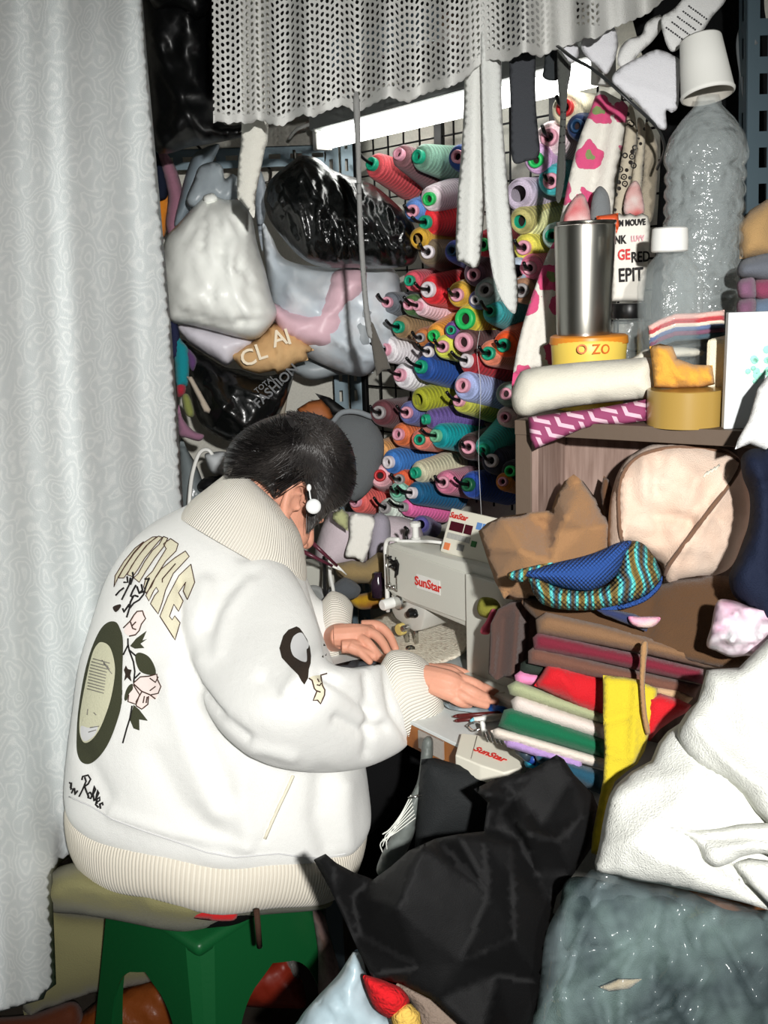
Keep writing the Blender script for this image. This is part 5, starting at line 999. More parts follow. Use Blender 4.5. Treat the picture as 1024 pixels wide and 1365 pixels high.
# ================================================================ SEAMSTRESS
per = thing('person', 'short-haired person in a white varsity jacket sitting on the green stool and sewing', 'person', (-.30, 1.62, 0))
m_skin = mat('skin', (222, 160, 134), .5, ('noise', 220, .0006), spec=.35, sss=.08)
HF = Vector((.83 * .79, .56 * .79, -.613)).normalized(); HR = Vector((.56, -.83, 0)).normalized(); HU = HR.cross(HF)
EAR = P(392, 666, 1.715); HC = EAR - HR * .077 + HF * .004
def hd(f, r, u): return HC + HF * f + HR * r + HU * u
def ell(mb, c, rr, ax=(None,) * 3, n=16):
    ax = (HF, HR, HU) if ax[0] is None else ax; vs = []; fs = []
    for i in range(n + 1):
        t = math.pi * i / n
        for k in range(n * 2):
            a = math.pi * k / n; vs.append(c + ax[0] * (rr[0] * math.sin(t) * math.cos(a)) + ax[1] * (rr[1] * math.sin(t) * math.sin(a)) + ax[2] * (rr[2] * math.cos(t)))
    for i in range(n):
        for k in range(n * 2): fs.append((i * 2 * n + k, (i + 1) * 2 * n + k, (i + 1) * 2 * n + (k + 1) % (2 * n), i * 2 * n + (k + 1) % (2 * n)))
    mb.add(vs, fs)
B = MB()
ell(B, hd(-.005, 0, .035), (.095, .074, .088)); ell(B, hd(.030, 0, -.030), (.062, .060, .078)); ell(B, hd(.045, 0, -.085), (.040, .042, .034)); ell(B, hd(.070, 0, -.108), (.020, .020, .017))
for s in (-1, 1):
    ell(B, hd(.055, s * .036, -.045), (.030, .024, .028)); ell(B, hd(.020, s * .050, -.075), (.040, .014, .028)); ell(B, hd(.082, s * .031, .002), (.014, .018, .010)); ell(B, hd(.098, s * .012, -.050), (.010, .009, .008))
tube_mb([hd(.088, 0, .004), hd(.100, 0, -.018), hd(.112, 0, -.040), hd(.106, 0, -.050)], [.007, .009, .011, .009], seg=12, mb=B, sub=3)
ell(B, hd(.094, 0, -.072), (.011, .022, .0055)); ell(B, hd(.091, 0, -.083), (.011, .019, .0065))
# ears
for s in (1, -1):
    E_ = hd(-.004, s * .077, -.006); q = [(.0, .036), (-.016, .034), (-.024, .020), (-.023, .002), (-.014, -.018), (-.004, -.030)]
    tube_mb([E_ + HF * (f + .004) + HU * u + HR * s * (.010 if i in (1, 2, 3) else .005) for i, (f, u) in enumerate([(.014, .010), (.016, .028)] + q)], [.0035, .005, .0055, .0055, .0058, .006, .006, .007], seg=10, mb=B, sub=4)
    ell(B, E_ + HF * (-.004), (.018, .006, .030)); ell(B, E_ + HF * .002 - HU * .030 + HR * s * .004, (.009, .006, .011))
    tube_mb([E_ + HF * f + HU * u + HR * s * .007 for f, u in ((.004, .022), (-.010, .014), (-.012, -.002), (-.004, -.016), (.006, -.014))], .0035, seg=8, mb=B, sub=4)
    ell(B, E_ + HF * .014 - HU * .002 + HR * s * .005, (.004, .004, .007))
# neck, trunk, arms
NK = hd(-.045, 0, -.085)
chest = P(300, 850, 1.72); hip = P(290, 1120, 1.70)
tube_mb([hd(-.03, 0, -.03), NK, P(325, 730, 1.76), P(310, 790, 1.74)], [.055, .052, .056, .08], seg=20, mb=B, sub=3)
def ring3(c, rx, ry, ax_): return [c + ax_ * (rx * math.cos(t)) + ax_.cross(Z) * (ry * math.sin(t)) for t in np.linspace(0, 2 * math.pi, 24, endpoint=False)]
tr = [(P(312, 770, 1.74), .12, .07), (P(300, 830, 1.73), .19, .10), (chest, .19, .115), (P(285, 960, 1.71), .16, .11), (P(285, 1050, 1.70), .16, .11), (P(290, 1105, 1.70), .17, .12)]
vs = []; fs = []
for c, rx, ry in tr: vs += ring3(c, rx * .9, ry * .9, HR)
for j in range(len(tr) - 1):
    for k in range(24): fs.append((j * 24 + k, j * 24 + (k + 1) % 24, (j + 1) * 24 + (k + 1) % 24, (j + 1) * 24 + k))
fs.append(tuple(range(24))[::-1]); fs.append(tuple(range((len(tr) - 1) * 24, len(tr) * 24))); B.add(vs, fs)
tube_mb([P(318, 800, 1.68), P(325, 850, 1.58), P(372, 950, 1.47), P(450, 958, 1.54), P(520, 938, 1.60), Pz(572, 905, .832)], [.058, .05, .040, .032, .026, .022], seg=16, mb=B, sub=4)
tube_mb([P(330, 790, 1.82), P(350, 850, 1.90), P(395, 880, 1.92), P(430, 855, 1.90), Pz(458, 848, .832)], [.055, .048, .038, .030, .024], seg=16, mb=B, sub=4)
# legs
hipR = P(315, 1130, 1.66); hipL = P(300, 1110, 1.80); DF = Vector((.785, .62, 0)); RR = Vector((.62, -.785, 0))
hipR = Vector((-.28, 1.53, .50)); hipL = Vector((-.36, 1.68, .50)); kn = [hipR + DF * .40 + Z * .06, hipL + DF * .40 + Z * .06]
legs = []
for h_, k_ in ((hipR, kn[0]), (hipL, kn[1])):
    an = k_ + DF * .02 - Z * .46; legs.append((h_, k_, an))
    tube_mb([h_, h_.lerp(k_, .5), k_, k_.lerp(an, .35) - DF * .01, an, an - Z * .04], [.082, .070, .055, .050, .034, .034], seg=18, mb=B, sub=4)
    tube_mb([an - Z * .05 - DF * .03, an - Z * .06 + DF * .06, an - Z * .07 + DF * .13], [.034, .034, .022], seg=14, mb=B, sub=3, flat=.8)
body = remesh(B, .0034, 5, .5)
# hands, finer, same mesh
H = MB()
def fing(pts, mb=H): tube_mb([Pz(x, y, z) for x, y, z, r in pts], [r for *_, r in pts], seg=12, mb=mb, sub=4); x, y, z, r = pts[-1]; ell(mb, Pz(x, y, z), (r, r, r), n=8)
def palm(pts, fl, mb=H): tube_mb([Pz(x, y, z) for x, y, z, r in pts], [r for *_, r in pts], seg=18, mb=mb, sub=4, flat=fl, hint=Z)
fing([(560, 902, .835, .021), (585, 907, .835, .021), (600, 911, .832, .0205), (612, 915, .826, .016)]); fing([(570, 893, .836, .012), (598, 898, .838, .0135), (612, 903, .834, .011)]); fing([(575, 915, .828, .012), (600, 925, .820, .012), (612, 928, .815, .009)])
fing([(604, 902, .836, .0105), (628, 910, .832, .0095), (647, 918, .818, .0083), (664, 926, .803, .0068)])
fing([(606, 910, .832, .0102), (628, 921, .824, .0093), (645, 929, .812, .0082), (660, 935, .802, .0068)])
fing([(602, 918, .826, .0095), (620, 929, .817, .0088), (636, 936, .807, .0078), (648, 940, .801, .0065)])
fing([(596, 925, .818, .0088), (608, 933, .812, .008), (618, 938, .805, .0072), (626, 939, .800, .006)])
fing([(580, 893, .83, .011), (600, 892, .818, .0098), (618, 898, .806, .0085), (630, 903, .800, .0072)])
fing([(445, 848, .832, .021), (465, 847, .832, .022), (480, 845, .832, .019), (492, 842, .83, .013)]); fing([(455, 862, .822, .012), (472, 862, .82, .013), (484, 864, .815, .010)])
fing([(482, 834, .836, .0105), (503, 834, .836, .0098), (518, 846, .822, .0085), (527, 864, .803, .007)])
fing([(480, 842, .834, .0105), (498, 845, .832, .0096), (511, 858, .818, .0083), (519, 874, .802, .0068)])
fing([(476, 850, .830, .010), (489, 856, .826, .009), (500, 868, .812, .0078), (508, 879, .802, .0065)])
fing([(468, 858, .824, .0092), (477, 866, .818, .0082), (486, 875, .808, .0072), (493, 882, .801, .006)])
fing([(466, 862, .822, .012), (484, 870, .812, .010), (500, 875, .804, .0088), (514, 880, .800, .0072)])
hands = remesh(H, .0015, 4, .5)
for m_ in (hands,): body.add(m_.v, m_.f)
body.build('body', m_skin, per)
# ---------------------------------------------------------------- trousers and shoes
m_trs = cloth('black_trousers', (16, 16, 17)); T_ = MB()
for h_, k_, an in legs:
    tube_mb([h_ - DF * .08, h_, h_.lerp(k_, .5), k_ + DF * .02, k_.lerp(an, .35), an + Z * .03], [.09, .105, .094, .078, .072, .058], seg=20, mb=T_, sub=4)
ell(T_, (hipR + hipL) / 2 - Z * .0, (.15, .17, .075), (DF, RR, Z))
tm = remesh(T_, .007, 4)
for v in tm.v: v += Vector((1, 1, 1)) * .004 * noise.noise(v * 22)
tm.build('trousers', m_trs, per)
for k, (h_, k_, an) in enumerate(legs):
    tube_mb([an - Z * .045 - DF * .06, an - Z * .055, an - Z * .065 + DF * .09, an - Z * .07 + DF * .17], [.034, .044, .042, .026], seg=18, sub=4, flat=.9).build('shoe', mat('black_shoe', (20, 20, 22), .5), per)
# ---------------------------------------------------------------- jacket
m_jk = mat('jacket_wool', (236, 236, 232), .9, ('cloth', 900, .0008), spec=.15, sheen=.25)
def p_rib(N, Lk, b, tc, noi, ramp, mix, mth):
    s = N.new('ShaderNodeSeparateXYZ'); Lk.new(tc.outputs['UV'], s.inputs[0]); Lk.new(ramp(mth('SINE', mth('MULTIPLY', s.outputs[0], 6.2832 * 150)), [(.0, (222, 216, 203)), (.6, (236, 231, 219))]), b.inputs['Base Color'])
m_rib = mat('jacket_rib', (236, 231, 218), .9, ('ribu', 6.2832 * 150, .0007), spec=.15, sheen=.2, pat=p_rib)
J = MB(); TD1 = Vector((0, 1, 0)); TD2 = Vector((0, .95, -.31)).normalized()
tor = [(98, 1074, 481, 1116, 1.67, .140), (90, 1056, 492, 1100, 1.67, .163), (90, 1030, 494, 1075, 1.67, .17), (95, 975, 488, 1030, 1.67, .17), (104, 910, 468, 965, 1.67, .165), (117, 850, 448, 900, 1.68, .16), (136, 790, 428, 850, 1.69, .155), (158, 742, 415, 805, 1.70, .14), (190, 706, 408, 778, 1.72, .125), (228, 684, 405, 755, 1.73, .105), (262, 668, 402, 735, 1.745, .085)]
loft_mb(tor, 48, 4, J, tdir=TD1, expo=2.2)
slv = [(255, 760, 370, 735, 1.71, .085), (240, 822, 402, 782, 1.65, .092), (250, 900, 426, 845, 1.57, .098), (292, 972, 440, 882, 1.49, .092), (350, 1015, 462, 888, 1.485, .086), (415, 1031, 482, 890, 1.51, .08), (480, 1026, 500, 886, 1.55, .072), (528, 1006, 512, 884, 1.58, .058), (550, 988, 515, 885, 1.59, .045)]
loft_mb(slv, 36, 4, J)
slf = [(300, 790, 392, 712, 1.84, .09), (340, 880, 410, 770, 1.88, .085), (385, 935, 420, 790, 1.88, .07), (425, 930, 428, 800, 1.87, .055), (442, 885, 440, 800, 1.87, .045)]
loft_mb(slf, 32, 4, J)
JM = remesh(J, .0062, 14, .6)
cre = [([(405, 770), (385, 745), (360, 738), (325, 740)], 10, -.004), ([(240, 775), (238, 830), (248, 880), (262, 915), (290, 950), (330, 985)], 7, -.012), ([(275, 780), (262, 830), (270, 880)], 12, .008),
       ([(250, 930), (275, 1000), (300, 1060)], 16, -.012), ([(225, 900), (250, 980), (290, 1080)], 20, .010), ([(205, 1010), (240, 1075), (300, 1120)], 18, -.008),
       ([(350, 905), (372, 930), (400, 940)], 10, -.007), ([(430, 900), (470, 925), (500, 950)], 7, -.009), ([(450, 960), (480, 975), (512, 970)], 8, -.008), ([(490, 900), (497, 950), (490, 1005)], 7, -.008), ([(425, 870), (400, 900), (380, 930)], 12, .006),
       ([(515, 890), (525, 950), (545, 985)], 6, -.008), ([(340, 760), (300, 790), (280, 840)], 9, -.004), ([(330, 775), (300, 820), (290, 870)], 9, .005), ([(430, 1040), (425, 1090), (440, 1130)], 16, -.010), ([(460, 1050), (462, 1130)], 14, .008), ([(390, 1035), (368, 1085), (352, 1120)], 3, -.004),
       ([(150, 1085), (230, 1110), (330, 1130)], 8, .006), ([(110, 1000), (140, 1060)], 12, -.006), ([(330, 1010), (320, 1060), (330, 1110)], 14, .006), ([(300, 960), (340, 996), (390, 1010)], 8, .006)]
def displace(M_, cre, nz=.004, nsc=11):
    me = bpy.data.meshes.new('t'); me.from_pydata([tuple(v) for v in M_.v], [], M_.f); me.update()
    nr = [v.normal.copy() for v in me.vertices]; bpy.data.meshes.remove(me)
    px = np.array([proj(v)[:2] for v in M_.v]); off = np.zeros(len(M_.v))
    front = np.array([max(0., -(n.dot((v - CAM).normalized()))) for n, v in zip(nr, M_.v)])
    for pts, wd, h in cre: off += h * np.exp(-(segdist(px[:, 0], px[:, 1], pts) / wd) ** 2) * np.clip(front * 2.5, 0, 1)
    for i, v in enumerate(M_.v): M_.v[i] = v + nr[i] * (off[i] + nz * noise.noise(v * nsc))
    return M_
displace(JM, cre)
jk = JM.build('jacket', m_jk, per)
# collar, hem, cuffs
def p_rib3(N, Lk, b, tc, noi, ramp, mix, mth):
    s = N.new('ShaderNodeSeparateXYZ'); Lk.new(tc.outputs['UV'], s.inputs[0]); Lk.new(ramp(mth('SINE', mth('MULTIPLY', s.outputs[0], 6.2832 * 250)), [(.0, (216, 208, 192)), (.6, (230, 223, 208))]), b.inputs['Base Color'])
m_rib3 = mat('hem_ribbing', (228, 220, 204), .9, ('ribu', 6.2832 * 250, .0005), spec=.15, sheen=.2, pat=p_rib3)
loft_mb([(240, 690, 404, 784, 1.735, .11), (256, 668, 409, 768, 1.735, .10), (276, 652, 406, 738, 1.735, .088), (294, 638, 400, 712, 1.735, .078), (310, 626, 388, 690, 1.74, .066), (318, 624, 380, 680, 1.745, .056)], 64, 3, tdir=TD2, cap=False).build('collar', m_rib, jk)
hb = loft_mb([(96, 1052, 484, 1094, 1.67, .150), (91, 1068, 490, 1110, 1.67, .168), (94, 1100, 482, 1142, 1.67, .163), (102, 1124, 468, 1163, 1.67, .142), (108, 1126, 460, 1164, 1.67, .125)], 96, 3, tdir=TD1, cap=False, expo=2.2)
for i, v in enumerate(hb.v): hb.v[i] = v + Z * (.006 * math.sin(proj(v)[0] / 26.))
hb.build('hem_rib', m_rib3, jk)
def p_rib2(N, Lk, b, tc, noi, ramp, mix, mth):
    s = N.new('ShaderNodeSeparateXYZ'); Lk.new(tc.outputs['UV'], s.inputs[0]); Lk.new(ramp(mth('SINE', mth('MULTIPLY', s.outputs[0], 6.2832 * 84)), [(.0, (222, 217, 205)), (.6, (238, 234, 223))]), b.inputs['Base Color'])
m_rib2 = mat('cuff_rib', (238, 233, 220), .9, ('ribu', 6.2832 * 84, .0007), spec=.15, pat=p_rib2)
loft_mb([(548, 990, 506, 888, 1.595, .045), (562, 984, 520, 868, 1.60, .052), (578, 972, 545, 868, 1.605, .052), (590, 955, 566, 879, 1.61, .046), (593, 942, 575, 890, 1.615, .036), (588, 934, 574, 896, 1.61, .028)], 64, 4, cap=False).build('cuff', m_rib2, jk)
loft_mb([(434, 884, 430, 800, 1.87, .045), (446, 884, 442, 788, 1.87, .048), (458, 878, 460, 794, 1.875, .044), (465, 872, 471, 808, 1.88, .034), (460, 866, 466, 814, 1.88, .026)], 56, 4, cap=False).build('cuff', m_rib2, jk)
# ---------------------------------------------------------------- appliques sewn to the jacket
BV = BVHTree.FromPolygons(JM.v, JM.f)
def hit(x, y, h):
    r = ray(x, y).normalized(); q = BV.ray_cast(CAM, r)
    return None if q[0] is None else q[0] - r * h
def applique(nm, ol, m, h=.0016, curve=True, step=4):
    X_, Y_, D_, f = tri_region(ol, step, curve); vs = [hit(x, y, h) for x, y in zip(X_, Y_)]; mp = {}; o = []
    for i, v in enumerate(vs):
        if v is not None: mp[i] = len(o); o.append(v)
    fs = []
    for t in f:
        if not all(i in mp for i in t): continue
        a, b, c = (o[mp[i]] for i in t)
        if max((a - b).length, (b - c).length, (c - a).length) > .06: continue
        g = tuple(mp[i] for i in t); fs.append(g[::-1] if (b - a).cross(c - a).dot(_fw) > 0 else g)
    n = len(o); o2 = o + [v + ray(512, 682) * h * .9 for v in o]
    return MB().add(o2, fs + [tuple(i + n for i in g[::-1]) for g in fs]).build(nm, m, jk)
def stitch(nm, lines, m, r=.0011, h=.0022):
    mb = MB()
    for ln in lines:
        pts = []
        for (x0, y0), (x1, y1) in zip(ln[:-1], ln[1:]):
            k = max(1, int(math.hypot(x1 - x0, y1 - y0) / 5)); pts += [(x0 + (x1 - x0) * j / k, y0 + (y1 - y0) * j / k) for j in range(k)]
        pts.append(ln[-1]); q = [hit(x, y, h) for x, y in pts]; run = []
        for v in q + [None]:
            if v is not None and (not run or (v - run[-1]).length < .04): run.append(v)
            else:
                if len(run) > 1: tube_mb(run, r, seg=6, mb=mb)
                run = [v] if v is not None else []
    if mb.v: return mb.build(nm, m, jk)
m_crm = mat('applique_cream', (222, 216, 190), .95, ('noise', 400, .001)); m_brn = mat('brown_thread', (70, 46, 34), .8); m_olg = mat('olive_felt', (62, 64, 46), .95, ('noise', 500, .001)); m_dkb = mat('dark_brown_felt', (48, 38, 30), .95, ('noise', 500, .001)); m_bkt = mat('black_thread', (24, 22, 20), .8); m_pet_ = mat('petal_white', (236, 222, 216), .9); m_gry = mat('pale_grey_felt', (212, 212, 212), .9)
def zz(pts): return [(130 + x / 6.827, 700 + y / 6.827) for x, y in pts]
LT = [zz([(850, 355), (885, 520), (818, 678), (780, 600), (802, 520), (738, 615), (780, 690), (738, 785), (695, 720), (655, 830), (680, 862), (703, 825), (752, 888), (706, 1045), (568, 830), (640, 650), (740, 460)]),
      zz([(800, 235), (835, 285), (690, 440), (620, 590), (590, 700), (552, 808), (482, 715), (520, 640), (555, 600), (535, 565), (510, 600), (468, 690), (440, 640), (500, 520), (580, 400), (700, 300)]),
      zz([(665, 122), (735, 170), (715, 235), (620, 330), (530, 470), (490, 560), (440, 620), (420, 560), (440, 480), (500, 420), (560, 320), (625, 215), (600, 170)]),
      zz([(600, 103), (640, 118), (600, 200), (520, 300), (440, 420), (380, 520), (330, 480), (370, 440), (430, 330), (500, 230), (560, 175)]),
      zz([(555, 100), (590, 110), (520, 190), (430, 300), (370, 400), (320, 470), (270, 450), (310, 370), (380, 270), (470, 160)]),
      zz([(500, 108), (540, 105), (440, 190), (350, 310), (290, 410), (240, 480), (190, 480), (240, 390), (330, 260), (420, 160)]),
      zz([(420, 150), (330, 250), (250, 370), (190, 470), (150, 560), (160, 460), (240, 330), (340, 210)])]
for k, l in enumerate(LT): applique('letter_applique', l, m_crm, .0014 + .0002 * (k % 2), False, 4)
stitch('letter_outline', [l + [l[0]] for l in LT], m_brn, .0008, .003)
stitch('letter_outline', [zz([(710, 350), (590, 490), (590, 520)])], m_brn, .001, .0035)
# script lettering
SCR = [zz(p) for p in ([(470, 480), (440, 560), (420, 630), (380, 680), (330, 710), (290, 760), (265, 840)], [(430, 490), (470, 490), (450, 530)], [(400, 540), (410, 590), (380, 620)], [(350, 545), (320, 600), (300, 650)], [(360, 560), (380, 620), (430, 600)], [(300, 480), (290, 540), (250, 620), (220, 680)], [(270, 470), (275, 520), (240, 520)], [(320, 430), (325, 470), (300, 540)], [(240, 570), (200, 600), (165, 640)], [(330, 640), (300, 700), (290, 750)], [(370, 650), (340, 640), (310, 655)], [(230, 760), (240, 790), (290, 720)])]
stitch('script_lettering', SCR, m_bkt, .0016, .0035)
applique('dark_petal', zz([(140, 745), (200, 720), (215, 735), (190, 775), (160, 790)]), m_dkb, .0025, True, 3)
# oval
OV = [(154, 829), (160, 838), (164, 855), (163, 900), (162, 938), (155, 965), (145, 990), (133, 1008), (120, 1018), (109, 1016), (103, 1004), (102, 985), (104, 950), (111, 905), (120, 870), (132, 842), (143, 830)]
applique('oval_badge', OV, m_olg, .0016, True, 4)
applique('oval_picture', [(136, 856), (146, 862), (152, 880), (153, 900), (148, 930), (140, 955), (131, 975), (120, 988), (111, 989), (106, 975), (107, 950), (113, 915), (122, 875), (129, 860)], mat('applique_ivory', (206, 204, 176), .95, ('noise', 300, .001)), .0028, True, 4)
applique('grey_swirl', [(108, 968), (118, 970), (130, 968), (126, 980), (114, 988), (108, 982)], m_gry, .0036, True, 3)
stitch('sketch_lines', [[(x, 878 + k * 4), (x + 22, 884 + k * 4)] for k, x in enumerate([124, 122, 121, 120, 119, 119, 118, 118, 117, 117, 116])] + [[(136, 880), (146, 892)], [(138, 884), (149, 898)], [(117, 945), (116, 953)], [(125, 950), (128, 953)], [(120, 970), (132, 968)], [(118, 976), (128, 973)]], mat('grey_thread', (120, 118, 112), .8), .0007, .004)
# flower spray
def yy_(pts): return [(90 + x / 5.46, 840 + y / 5.46) for x, y in pts]
applique('flower', zz([(300, 870), (360, 790), (415, 780), (436, 850), (400, 900), (350, 995), (290, 1010), (240, 960)]), m_pet_, .0018, True, 3)
stitch('flower_outline', [zz([(300, 870), (330, 820), (360, 785), (410, 780), (420, 815), (438, 850), (400, 900), (380, 960), (345, 998), (290, 1010)]), zz([(300, 880), (320, 940), (350, 950)]), zz([(310, 920), (350, 880)]), zz([(235, 935), (300, 870)])], m_brn, .0011, .003)
applique('leaf', yy_([(455, 115), (500, 60), (575, 5), (545, 75), (578, 65), (530, 100), (558, 130), (490, 135)]), m_olg, .002, False, 3)
applique('leaf', yy_([(495, 180), (530, 165), (590, 195), (630, 260), (640, 320), (590, 325), (530, 300), (500, 240)]), m_olg, .002, True, 3)
applique('leaf', yy_([(425, 255), (440, 285), (465, 290), (455, 330), (465, 375), (435, 345), (412, 370), (420, 320), (410, 290)]), m_dkb, .002, False, 3)
applique('leaf', yy_([(475, 395), (470, 440), (430, 510), (413, 500), (425, 440), (450, 400)]), m_olg, .002, True, 3)
applique('leaf', yy_([(480, 545), (520, 580), (582, 660), (520, 650), (522, 730), (480, 715), (455, 655)]), m_olg, .002, False, 3)
applique('flower', yy_([(480, 385), (530, 340), (590, 335), (650, 320), (655, 360), (680, 410), (660, 460), (640, 500), (590, 505), (570, 560), (540, 575), (500, 545), (440, 520), (445, 470), (475, 430)]), m_pet_, .0022, True, 3)
stitch('flower_outline', [yy_(p) for p in ([(480, 385), (530, 340), (590, 335), (650, 320), (655, 360), (680, 410), (660, 460), (610, 470)], [(480, 390), (540, 445), (600, 470), (640, 500)], [(540, 450), (500, 520), (500, 550), (540, 575), (585, 540), (590, 480)], [(480, 400), (525, 470), (500, 540), (440, 520), (445, 470)], [(600, 350), (640, 380), (660, 340)], [(560, 480), (550, 530)], [(580, 485), (572, 530)], [(600, 440), (640, 410)])], m_brn, .001, .0035)
for _p in ([(440, 100), (450, 150), (480, 230), (490, 300), (482, 380)], [(450, 145), (495, 185)], [(490, 350), (530, 310)], [(470, 550), (455, 640), (430, 720), (402, 822)], [(440, 60), (440, 110), (405, 180)]): stitch('stem', [yy_(_p)], m_bkt, .0013, .003)
# signature
def sg(pts): return yy_(pts)
stitch('script_lettering', [sg(p) for p in ([(125, 1070), (135, 1100), (110, 1160), (85, 1210)], [(105, 1090), (110, 1065), (150, 1055), (168, 1085), (150, 1120), (120, 1140)], [(125, 1140), (140, 1180), (155, 1215)], [(165, 1180), (150, 1190), (150, 1220), (170, 1225), (178, 1200), (165, 1180)], [(175, 1215), (205, 1160), (195, 1135), (185, 1190), (195, 1245)], [(200, 1240), (228, 1185), (220, 1165), (208, 1220), (215, 1265)], [(215, 1250), (235, 1240), (235, 1215), (215, 1230), (205, 1270), (225, 1290)], [(235, 1260), (240, 1300)], [(240, 1265), (255, 1255), (258, 1275)], [(28, 1110), (25, 1160), (45, 1150), (30, 1185)], [(50, 1150), (55, 1195), (72, 1170)], [(15, 1110), (25, 1120), (22, 1150)])], m_bkt, .0015, .003)
# sleeve badge
def w_(pts): return [(360 + x / 10.24, 820 + y / 10.24) for x, y in pts]
applique('sleeve_badge', w_([(360, 155), (400, 175), (440, 225), (505, 330), (545, 440), (560, 560), (555, 660), (530, 740), (520, 860), (470, 950), (430, 900), (385, 815), (270, 700), (160, 580), (128, 450), (180, 280), (250, 200)]), m_dkb, .0018, False, 3)
applique('badge_oval', w_([(400, 240), (445, 250), (500, 340), (530, 400), (520, 450), (500, 470), (505, 580), (495, 635), (440, 630), (380, 600), (310, 540), (280, 420), (310, 310), (350, 265)]), m_gry, .0032, True, 3)
applique('ribbon_badge', w_([(540, 850), (600, 830), (690, 820), (720, 920), (750, 1020), (745, 1090), (690, 1210), (650, 1160), (590, 1165), (640, 1040), (600, 980), (580, 900)]), m_crm, .002, False, 3)
stitch('badge_outline', [w_(p) for p in ([(530, 860), (575, 890), (605, 1000), (640, 1040), (590, 1165), (650, 1160), (692, 1210), (745, 1090), (750, 1020), (715, 960), (695, 830)], [(640, 950), (680, 960), (700, 930)], [(690, 820), (780, 795)], [(650, 870), (670, 910)], [(630, 1030), (690, 1050)])], m_brn, .001, .0032)
applique('dark_patch', w_([(740, 345), (760, 380), (785, 415), (760, 420), (728, 420), (735, 385)]), m_dkb, .002, False, 3); applique('dark_patch', w_([(735, 510), (775, 520), (768, 555), (795, 575), (760, 590), (705, 572), (725, 545)]), m_dkb, .002, False, 3)
# pocket welt and seam
stitch('pocket_welt', [[(391, 1034), (384, 1050), (372, 1075), (362, 1097), (353, 1118)]], mat('welt_cream', (226, 220, 200), .9), .0028, .001)
stitch('hem_seam', [[(92, 1062), (120, 1074), (150, 1092), (190, 1107), (235, 1122), (275, 1136), (312, 1143), (345, 1140), (372, 1138), (400, 1142), (430, 1144), (462, 1138)]], m_gry, .0012, .001)
# ---------------------------------------------------------------- hair
HO = [(300, 634), (300, 606), (314, 582), (336, 566), (362, 555), (390, 549), (418, 551), (444, 562), (462, 582), (473, 608), (475, 636), (470, 658), (462, 672), (452, 677), (442, 682), (430, 692), (416, 706), (409, 709), (415, 690), (417, 670), (413, 650), (404, 640), (392, 636), (380, 640), (370, 652), (366, 664), (356, 652), (344, 642), (330, 632), (314, 630)]
hv = pillow_mb(HO, lambda x, y: 1.715 + .0006 * (x - 390), thick=.085, step=6, curve=True, wr=(.005, 12, 60, 4), back=1.1, edge=70)
m_hair = mat('black_hair', (32, 29, 29), .4, spec=.7, rgb2=(60, 56, 54))
hbv = BVHTree.FromPolygons(hv.v, hv.f); HM = MB(); HM.add(hv.v, hv.f)
oc = np.array(cromc(HO, 8)); rs = random.Random(3); W0 = (418, 566)
ring_n = len(oc)
for k in range(2600):
    e = oc[rs.randrange(ring_n)]; ex, ey = e[0] + rs.gauss(0, 1.4), e[1] + rs.gauss(0, 1.4)
    t0 = rs.uniform(0, .75); t1 = min(rs.uniform(.97, 1.03), t0 + rs.uniform(.4, .8)); sx_, sy_ = W0[0] + rs.gauss(0, 12), W0[1] + rs.gauss(0, 7)
    bend = rs.gauss(0, 3) ; dx, dy = ex - sx_, ey - sy_; ln = math.hypot(dx, dy) + 1e-6; nx_, ny_ = -dy / ln, dx / ln
    sag = -20 if ex < 380 else (14 if ex > 440 else 2)
    pts = []; last = None
    for j in range(7):
        t = t0 + (t1 - t0) * j / 6; b = (bend + sag) * math.sin(math.pi * min(t, 1)); x = sx_ + dx * t + nx_ * b; y = sy_ + dy * t + ny_ * b
        q = hbv.ray_cast(CAM, ray(x, y).normalized())
        if q[0] is not None:
            last = proj(q[0])[2]; dd = last - (.001 + .006 * abs(math.sin(k * 1.7)) * math.sin(math.pi * j / 6))
        elif last is not None and t > .9: dd = last + .002
        else: continue
        pts.append(P(x, y, dd))
    if len(pts) > 3: tube_mb(pts, [.0002] + [.0007] * (len(pts) - 2) + [.0002], seg=3, mb=HM, cap=False)
HM.build('hair', m_hair, per)
# earring
er = MB(); m_prl = mat('pearl_white', (232, 234, 234), .2)
c = P(418, 675, 1.625); ell(er, c, (.0125, .0125, .007), (_rt, _up, _fw)); ell(er, P(412, 650, 1.63), (.004, .006, .004), (_rt, _up, _fw)); tube_mb([P(412, 650, 1.63), P(414, 664, 1.628), c], .0012, seg=6, mb=er)
er.build('earring', m_prl, per)
# ================================================================ CLOTHS on the right of the table
m_krf = cloth('kraft_cloth', (146, 110, 76), rough=.8)
pillow('brown_cloth', [(638, 708), (650, 697), (668, 689), (700, 684), (735, 680), (742, 660), (752, 642), (765, 632), (778, 642), (794, 664), (806, 684), (812, 700), (812, 760), (790, 790), (740, 796), (690, 800), (672, 798), (660, 775), (648, 740)], lambda x, y: 1.36 - .0004 * (x - 640), m_krf, None, 'stiff light brown cloth folded like paper, between the sewing machine and the beige bag', 'cloth', thick=.010, edge=6, step=6, curve=False, wr=(.003, 40, 70, 2), facets=[(638, 708, .0), (668, 689, .03), (735, 680, .0), (727, 702, -.02), (765, 632, .03), (756, 690, .055), (735, 750, .05), (712, 796, .03), (672, 798, .04), (695, 735, .065), (660, 775, .02), (652, 730, .035), (794, 664, .0), (806, 684, -.03), (812, 760, -.03), (775, 780, .0), (782, 705, .02), (745, 710, .04), (690, 798, .02)])
